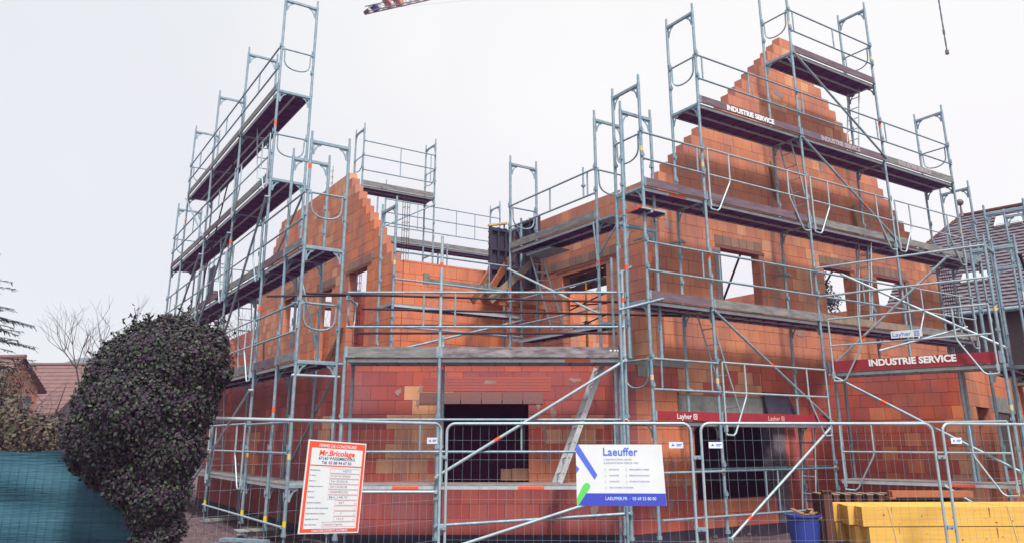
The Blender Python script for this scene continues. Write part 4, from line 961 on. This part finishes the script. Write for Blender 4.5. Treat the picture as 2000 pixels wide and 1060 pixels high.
b = MB(); b.prism([Rp(-16, 0)-UZ*.02, Rp(3, 0)-UZ*.02, Rp(3, .55)-UZ*.02, Rp(1.5, 1)-UZ*.02, Rp(-16, 1)-UZ*.02], -UZ*.12); b.prism([E0+n_*8.2+v_*-16+UZ*5.3, E0+n_*8.2+v_*3+UZ*5.3, Rp(1.5, 1)-UZ*.02, Rp(-16, 1)-UZ*.02], -UZ*.1); b.prism([Rp(3, .55), Rp(1.5, 1), E0+n_*6.0+v_*3+UZ*7.4], -UZ*.1); b.build('roof_boarding', RUST, nh)
b = MB(); b.tube(Rp(-16, 1)+UZ*.06, Rp(1.5, 1)+UZ*.04, .075, 8)
i = 0
for i in range(14): b.tube(Rp(1.5+i/14*1.45, 1-i/14*.45)+UZ*.05, Rp(1.5+(i+1)/14*1.45, 1-(i+1)/14*.45)+UZ*.03, .07, 8, 0, .06)
b.build('ridge_tiles', WOODD, nh)
b = MB(); c = Rp(1.5, 1); b.tube(c+UZ*.05, c+UZ*.42, .05, 8, 0, .025); b.tube(c+UZ*.0, c+UZ*.12, .11, 8, 0, .08)
for i in range(6):
    a, a2 = -math.pi/2+i*math.pi/6, -math.pi/2+(i+1)*math.pi/6
    b.tube(c+UZ*(.52+.12*math.sin(a)), c+UZ*(.52+.12*math.sin(a2)), max(.01, .12*math.cos(a)), 10, 0, max(.01, .12*math.cos(a2)))
b.build('finial', CRANE, nh)
for (v, t, w2, h2) in ((.35, .78, .8, .09), (-1.55, .40, .9, .07), (.9, .24, .75, .07)):
    b = MB(); p = Rp(v, t)+nr*.06; uu = -v_; ww = (Rp(0, 1)-Rp(0, 0)).normalized()
    b.box(p, uu*w2, ww*(h2*6.5), nr*.07); wn = b.build('skylight', PIPEW, nh)
    b = MB(); b.box(p+uu*.07+ww*.06+nr*.072, uu*(w2-.14), ww*(h2*6.5-.12), nr*.012); b.build('pane', GLASS, wn)
b = MB(); p = Rp(-1.15, .48)+nr*.05; b.box(p, -v_*.14, (Rp(0, 1)-Rp(0, 0))*.2, nr*.12); b.build('flue', PIPEW, nh)
b = MB(); b.box(E0+n_*.5+v_*-16, v_*18.7, n_*7.2, UZ*5.2); b.prism([E0+n_*.5+v_*2.72+UZ*5.2, E0+n_*7.7+v_*2.72+UZ*5.2, E0+n_*5.6+v_*2.72+UZ*7.2, E0+n_*2.6+v_*2.72+UZ*7.2], -v_*.2); b.build('wall', PLASTG, nh)
b = MB(); b.tube(E0+v_*-16+UZ*5.22-n_*.08, E0+v_*3+UZ*5.22-n_*.08, .08, 8); b.build('gutter', STEEL, nh)
for v in (-1.5, -3.6, 1.2):
    b = MB(); b.box(E0+n_*.46+v_*v+UZ*3.3, v_*.9, n_*.05, UZ*1.1); wn = b.build('window', PIPEW, nh)
    b = MB(); b.box(E0+n_*.45+v_*(v+.08)+UZ*3.38, v_*.74, n_*.02, UZ*.94); b.build('pane', FORM, wn)
# boarded site hut / planks stack under it
b = MB()
for k in range(4): b.box(E0-n_*2.6+v_*(-2.5)+UZ*(3.0+k*.13), v_*4.0, n_*.6, UZ*.06)
for k in (0, 3.8): b.box(E0-n_*2.5+v_*(-2.5+k), v_*.15, n_*.4, UZ*3.0)
tag(b.build('plank_platform', WOODG), 'grey platform of stacked planks before the neighbouring house', 'platform')
# ------------------------------------------------------------------ houses on the left
def small_house(name, c, az, w_, l_, he, hr, mw, mr, label):
    o = thing(name, (c[0], c[1], 0), label, 'house'); u = Vector((math.cos(az), math.sin(az), 0)); n = Vector((-u.y, u.x, 0)); c = Vector((*c, 0))
    b = MB(); b.prism([c+u*(-w_/2), c+u*(w_/2), c+u*(w_/2)+UZ*he, c+UZ*(hr-.06), c-u*(w_/2)+UZ*he], n*l_); b.build('wall', mw, o)
    b = MB()
    for s_ in (-1, 1):
        e0 = c+u*(s_*(w_/2+.3))+UZ*(he-.3*(hr-he)/(w_/2))-n*.3; r0 = c+UZ*hr-n*.3; k_ = 12
        for i in range(k_):
            p, q = e0.lerp(r0, i/k_), e0.lerp(r0, (i+1)/k_); up_ = Vector((0, 0, .06))
            b.poly([p+up_, q+up_*.2, q+up_*.2+n*(l_+.6), p+up_+n*(l_+.6), p-up_, p-up_+n*(l_+.6)], [(0, 1, 2, 3), (0, 3, 5, 4)])
        b.poly([e0-UZ*.08, r0-UZ*.08, r0-UZ*.08+n*(l_+.6), e0-UZ*.08+n*(l_+.6)], [(0, 3, 2, 1)])
    b.build('roof', mr, o)
    b = MB(); b.tube(c+UZ*(hr+.05)-n*.3, c+UZ*(hr+.05)+n*(l_+.3), .12, 8); b.build('ridge_tiles', mr, o)
    for x in (-.25, .25): b = MB(); b.box(c+u*(w_*x-.4)-n*.02+UZ*(he-1.6), u*.8, n*.05, UZ*1.1); b.build('window', FORM, o)
    return o
small_house('orange_house', (-24.9, 40), R(82), 3.2, 12, 4.4, 5.75, PLASTO, ROOFR, 'orange rendered house with a red tiled roof at the left edge')
small_house('tiled_house', (-26.0, 50), R(88), 8, 16, 3.4, 6.3, PLASTG, ROOFR, 'low house with a brown tiled roof behind the bare tree')
# ------------------------------------------------------------------ vegetation
def leafy(b, c, r, n_leaf, size, cols, rg_, squash=1.0, shell=.72, wy=1.0):
    for _ in range(n_leaf):
        while True:
            d = Vector((rg_.gauss(0, 1), rg_.gauss(0, 1), rg_.gauss(0, 1)))
            if d.length > .1: break
        d.normalize(); q = rg_.uniform(shell, 1.06)
        p = Vector(c)+Vector((d.x*r*q, d.y*r*q*wy, d.z*r*q*squash))
        s_ = size*rg_.uniform(.6, 1.3); nrm = (d+Vector((rg_.uniform(-.8, .8), rg_.uniform(-.8, .8), rg_.uniform(-.5, .8)))).normalized()
        u = nrm.orthogonal().normalized(); a = rg_.uniform(0, 6.28); u = (Matrix.Rotation(a, 3, nrm) @ u); w2 = nrm.cross(u)
        co = rg_.choice(cols); j = rg_.uniform(.8, 1.2); co = tuple(x*j for x in co)
        b.poly([p, p+u*s_*.45+w2*s_*.35, p+u*s_+nrm*s_*.12, p+u*s_*.45-w2*s_*.35], [(0, 1, 2, 3)], 0, False, co)
iv = thing('ivy_mound', (-3.7, 8.9, 0), 'large overgrown mound of dark ivy on a stump at the left', 'ivy')
blobs = [((-4.15, 8.95, 2.42), .50), ((-3.72, 8.85, 2.56), .52), ((-3.38, 8.85, 2.58), .44), ((-4.45, 9.05, 2.15), .42), ((-3.9, 8.8, 2.1), .6), ((-3.46, 8.85, 2.15), .42), ((-4.55, 9.0, 1.82), .38), ((-4.15, 8.85, 1.75), .42), ((-3.6, 8.85, 1.7), .45), ((-3.35, 8.95, 2.35), .34), ((-4.35, 8.95, 1.5), .26), ((-4.66, 9.02, 1.9), .26), ((-3.1, 8.95, 2.74), .15),
         ((-3.85, 8.85, 1.4), .38), ((-3.6, 8.85, 1.25), .36), ((-3.78, 8.85, 1.05), .35), ((-3.70, 8.88, .78), .34), ((-3.72, 8.85, .45), .33), ((-3.72, 8.9, .15), .36), ((-3.15, 8.95, 2.78), .2), ((-3.55, 8.9, 2.92), .18), ((-4.0, 8.95, 2.78), .25), ((-3.15, 8.9, 2.45), .16), ((-4.72, 9.05, 1.55), .16), ((-3.38, 8.9, 1.6), .2), ((-3.5, 8.9, .9), .2)]
blobs += [((-4.3, 9.0, 2.62), .30), ((-4.05, 8.9, 2.82), .24), ((-3.3, 8.9, 2.84), .18), ((-3.75, 8.9, 2.98), .16), ((-3.0, 8.95, 2.5), .14), ((-4.6, 9, 2.3), .2)]
blobs = [((-4.62+(c[0]+4.72)*.82+(.10 if c[2] < 1.2 else 0), c[1]-.22, c[2]-.07), r*(.68 if c[2] < 1.2 else .93)) for c, r in blobs]
ri = random.Random(11); b = MB()
IV = [(.028, .042, .036), (.040, .06, .036), (.035, .028, .042), (.05, .024, .05), (.028, .034, .042), (.06, .085, .045), (.055, .038, .055), (.045, .02, .045)]
for c, r in blobs: leafy(b, c, r, int(8800*r*r/.2), .043, IV, ri)
for c, r in blobs[:6]: leafy(b, (c[0], c[1], c[2]+.04), r*1.04, 90, .045, [(.05, .085, .05), (.07, .09, .055)], ri, shell=.95)
for _ in range(170):
    c, q = ri.choice(blobs[:10]+blobs[-14:]); d = Vector((ri.gauss(0, 1), ri.gauss(0, .5), abs(ri.gauss(0, 1)))).normalized(); p = Vector(c)+d*q*.98; L = ri.uniform(.05, .2)
    e_ = p+(d+Vector((ri.uniform(-.5, .5), 0, ri.uniform(-.2, .5)))).normalized()*L; b.tube(p, e_, .004, 3, col=(.05, .035, .03))
    for k in range(7):
        leafy(b, p.lerp(e_, k/6), .02, 1, .045, IV, ri)
b.build('foliage', IVY, iv)
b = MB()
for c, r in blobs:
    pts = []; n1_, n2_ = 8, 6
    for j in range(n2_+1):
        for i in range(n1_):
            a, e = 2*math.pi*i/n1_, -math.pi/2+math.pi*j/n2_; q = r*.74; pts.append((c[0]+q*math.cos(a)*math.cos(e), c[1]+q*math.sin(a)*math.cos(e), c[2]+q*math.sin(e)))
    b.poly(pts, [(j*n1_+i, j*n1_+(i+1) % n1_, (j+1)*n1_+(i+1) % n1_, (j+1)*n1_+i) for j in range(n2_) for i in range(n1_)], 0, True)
b.build('dark_core', IVYC, iv)  # dark filler blobs added to close the gaps between leaves
b = MB(); b.tube((-3.7, 8.95, 0), (-3.75, 8.95, 2.2), .2, 8, 0, .12); b.tube((-4.15, 8.7, .62), (-3.85, 8.8, .55), .018, 5); b.build('trunk', BARK, iv)
def bare_tree(c, h, label, seed, spread=.6, name='bare_tree', grp='bare winter trees behind the site', depth=6, r0=.09, m_=None):
    rg_ = random.Random(seed); o = thing(name, c, label, 'tree', grp); tr_, cw = MB(), MB()
    def grow(p, d, L, r, k):
        q = p
        for i in range(3):
            d = (d+Vector((rg_.uniform(-.15, .15), rg_.uniform(-.15, .15), rg_.uniform(-.05, .1)))).normalized(); q2 = q+d*(L/3)
            (tr_ if k < 2 else cw).tube(q, q2, r*(1-i*.12), 5 if k < 3 else 3, 0, r*(1-(i+1)*.12)); q = q2
        if k >= depth: return
        for i in range(3 if k < 4 else 2):
            dd = (d+Vector((rg_.uniform(-1, 1)*spread, rg_.uniform(-1, 1)*spread, rg_.uniform(-.2, .5)))).normalized()
            grow(q, dd, L*rg_.uniform(.62, .85), r*.62, k+1)
    grow(Vector(c), Vector((0, 0, 1)), h*.28, r0, 0)
    tr_.build('trunk', BARK, o); cw.build('crown', m_ or TWIG, o); return o
bare_tree((-11.9, 22, 0), 5.6, 'bare branching tree left of the ivy against the sky', 5, .75, r0=.07)
bare_tree((-10.2, 30.5, 0), 7.4, 'bare tree seen through the left scaffold, behind the low wall', 9, .8, r0=.09)
bare_tree((-7.4, 31, 0), 7.2, 'bare tree seen through the far window of the left gable', 14, .8, r0=.08)
bare_tree((-12.6, 20.5, 0), 3.6, 'dense twiggy bare shrub between the shrubs and the ivy', 27, 1.0, r0=.05, name='bare_shrub')
bare_tree((-13.6, 21, 0), 3.4, 'low twiggy bare shrub before the orange house', 21, .9, r0=.05, name='bare_shrub')
# shrubs
def shrub(c, r, label, cols, seed, n=900, name='shrub', squash=.9, size=.07):
    rg_ = random.Random(seed); o = thing(name, (c[0], c[1], 0), label, 'shrub'); b = MB()
    for i in range(7):
        cc = (c[0]+rg_.uniform(-r, r)*.8, c[1]+rg_.uniform(-r, r)*.4, c[2]+rg_.uniform(-r, r)*.5*squash); leafy(b, cc, r*.55, n//7, size, cols, rg_, squash, .3)
    b.build('foliage', SHRUB, o); b = MB()
    for i in range(9):
        a = rg_.uniform(0, 6.28); b.tube((c[0], c[1], 0), (c[0]+math.cos(a)*r*.8, c[1]+math.sin(a)*r*.5, c[2]+rg_.uniform(0, r)), .03, 5, 0, .006)
    b.build('stems', BARK, o)
shrub((-8.1, 13.5, 1.8), .85, 'olive brown shrub between the green screen and the ivy', [(.10, .09, .06), (.12, .085, .07), (.07, .075, .045), (.10, .06, .06)], 3, 3800)
shrub((-10.0, 15, 1.9), .95, 'sparse greenish shrub before the orange house', [(.10, .11, .07), (.07, .09, .06)], 4, 2300)
shrub((-10.2, 14.3, 1.2), .8, 'greyish undergrowth shrub right above the green screen', [(.12, .12, .10), (.09, .09, .07), (.15, .15, .13)], 6, 2600)
shrub((-10.9, 16.5, 2.6), .95, 'tall brownish twiggy shrub hiding the wall of the orange house', [(.12, .09, .07), (.09, .085, .06), (.13, .10, .09)], 12, 2300, size=.06)
# spruce at left edge
sp = thing('spruce_tree', (-11.85, 16.5, 0), 'blue green spruce whose branches enter at the left edge', 'tree'); rg_ = random.Random(31)
b = MB(); b.tube((-11.85, 16.5, 0), (-11.85, 16.5, 6.6), .16, 8, 0, .02); b.build('trunk', BARK, sp); b = MB()
z = .9
while z < 6.4:
    R_ = min(1.55, (6.6-z)*.6+.15)
    for i in range(9):
        a = rg_.uniform(0, 6.28); L = R_*rg_.uniform(.75, 1.1); d = Vector((math.cos(a), math.sin(a), rg_.uniform(-.25, 0))); p0 = Vector((-11.85, 16.5, z))
        b.tube(p0, p0+d*L, .018, 4, 0, .005, col=(.05, .04, .04)); m_ = int(L/.05)
        for k in range(m_):
            q = p0+d*L*(k/m_)
            for s_ in (-1, 1):
                t = (d*.5+Vector((-d.y, d.x, 0))*s_*rg_.uniform(.5, 1)+UZ*rg_.uniform(-.5, .15)).normalized()*rg_.uniform(.08, .2)
                w2 = UZ.cross(t).normalized()*.018; j = rg_.uniform(.6, 1.3); b.poly([q-w2, q+w2, q+t+w2*.4, q+t-w2*.4], [(0, 1, 2, 3)], 0, False, (.035*j, .075*j, .085*j))
    z += .17
b.build('crown', NEEDLE, sp)
# conifer glimpsed through gable windows
ct = thing('evergreen_tree', (19.5, 49, 0), 'dark evergreen tree glimpsed through the middle gable window', 'tree'); b = MB(); b.tube((19.5, 49, 0), (19.5, 49, 9), .2, 6); b.build('trunk', BARK, ct)
b = MB(); rq = random.Random(8)
for i in range(12): leafy(b, (19.5+rq.uniform(-.9, .9), 49+rq.uniform(-1, 1), 8.5+rq.uniform(0, 4.3)), .62, 200, .2, [(.03, .05, .05), (.045, .06, .06)], rq, 1, .2)
b.build('crown', SHRUB, ct)
# ------------------------------------------------------------------ green screened fence
gf = thing('screen_fence', (-6.2, 9.35, 0), 'wire fence covered with teal green screening fabric at the lower left', 'fence')
b = MB(); nx, nz_ = 90, 24; X0, X1 = -9.5, -3.85; rf = random.Random(1); pts = []
for j in range(nz_+1):
    for i in range(nx+1):
        x = X0+(X1-X0)*i/nx; z = 1.585*j/nz_; y = 9.35+.035*math.sin(x*4.3+z*6)*math.sin(z*3)+.018*math.sin(x*9+z*3)+.02*math.sin(z*14+x*1.1)+.012*math.sin(x*3.1)
        if j == nz_: z += .012*math.sin(x*7)
        pts.append((x, y, z))
b.poly(pts, [(j*(nx+1)+i, j*(nx+1)+i+1, (j+1)*(nx+1)+i+1, (j+1)*(nx+1)+i) for j in range(nz_) for i in range(nx)], 0, True)
b.build('screen_fabric', GSCREEN, gf)
b = MB(); n = int((X1-X0)/.1)
for i in range(n+1): b.tube((X0+i*.1, 9.31, 0), (X0+i*.1, 9.31, 1.6), .0016, 3)
for k in range(9): b.tube((X0, 9.308, .1+k*.18), (X1, 9.308, .1+k*.18), .0016, 3)
b.build('wire_mesh', mat('green_coated_wire', (.02, .05, .055), .6), gf)
b = MB()
for x in (-9.2, -6.9, -4.6): b.tube((x, 9.4, 0), (x, 9.4, 1.66), .024, 8)
b.build('post', STEEL, gf)

# ------------------------------------------------------------------ violet haze added to lift and tint the dark tones
b = MB(); b.box((-60, -12, -3), (140, 0, 0), (0, 470, 0), (0, 0, 55))
hz = bpy.data.materials.new('violet_shadow_haze'); hz.use_nodes = True; t_ = hz.node_tree; t_.nodes.clear()
ou = t_.nodes.new('ShaderNodeOutputMaterial'); vo = t_.nodes.new('ShaderNodeVolumePrincipled')
vo.inputs['Color'].default_value = (.66, .48, .92, 1); vo.inputs['Density'].default_value = .0011
t_.links.new(vo.outputs[0], ou.inputs['Volume'])
tag(b.build('haze', hz), kind='stuff')
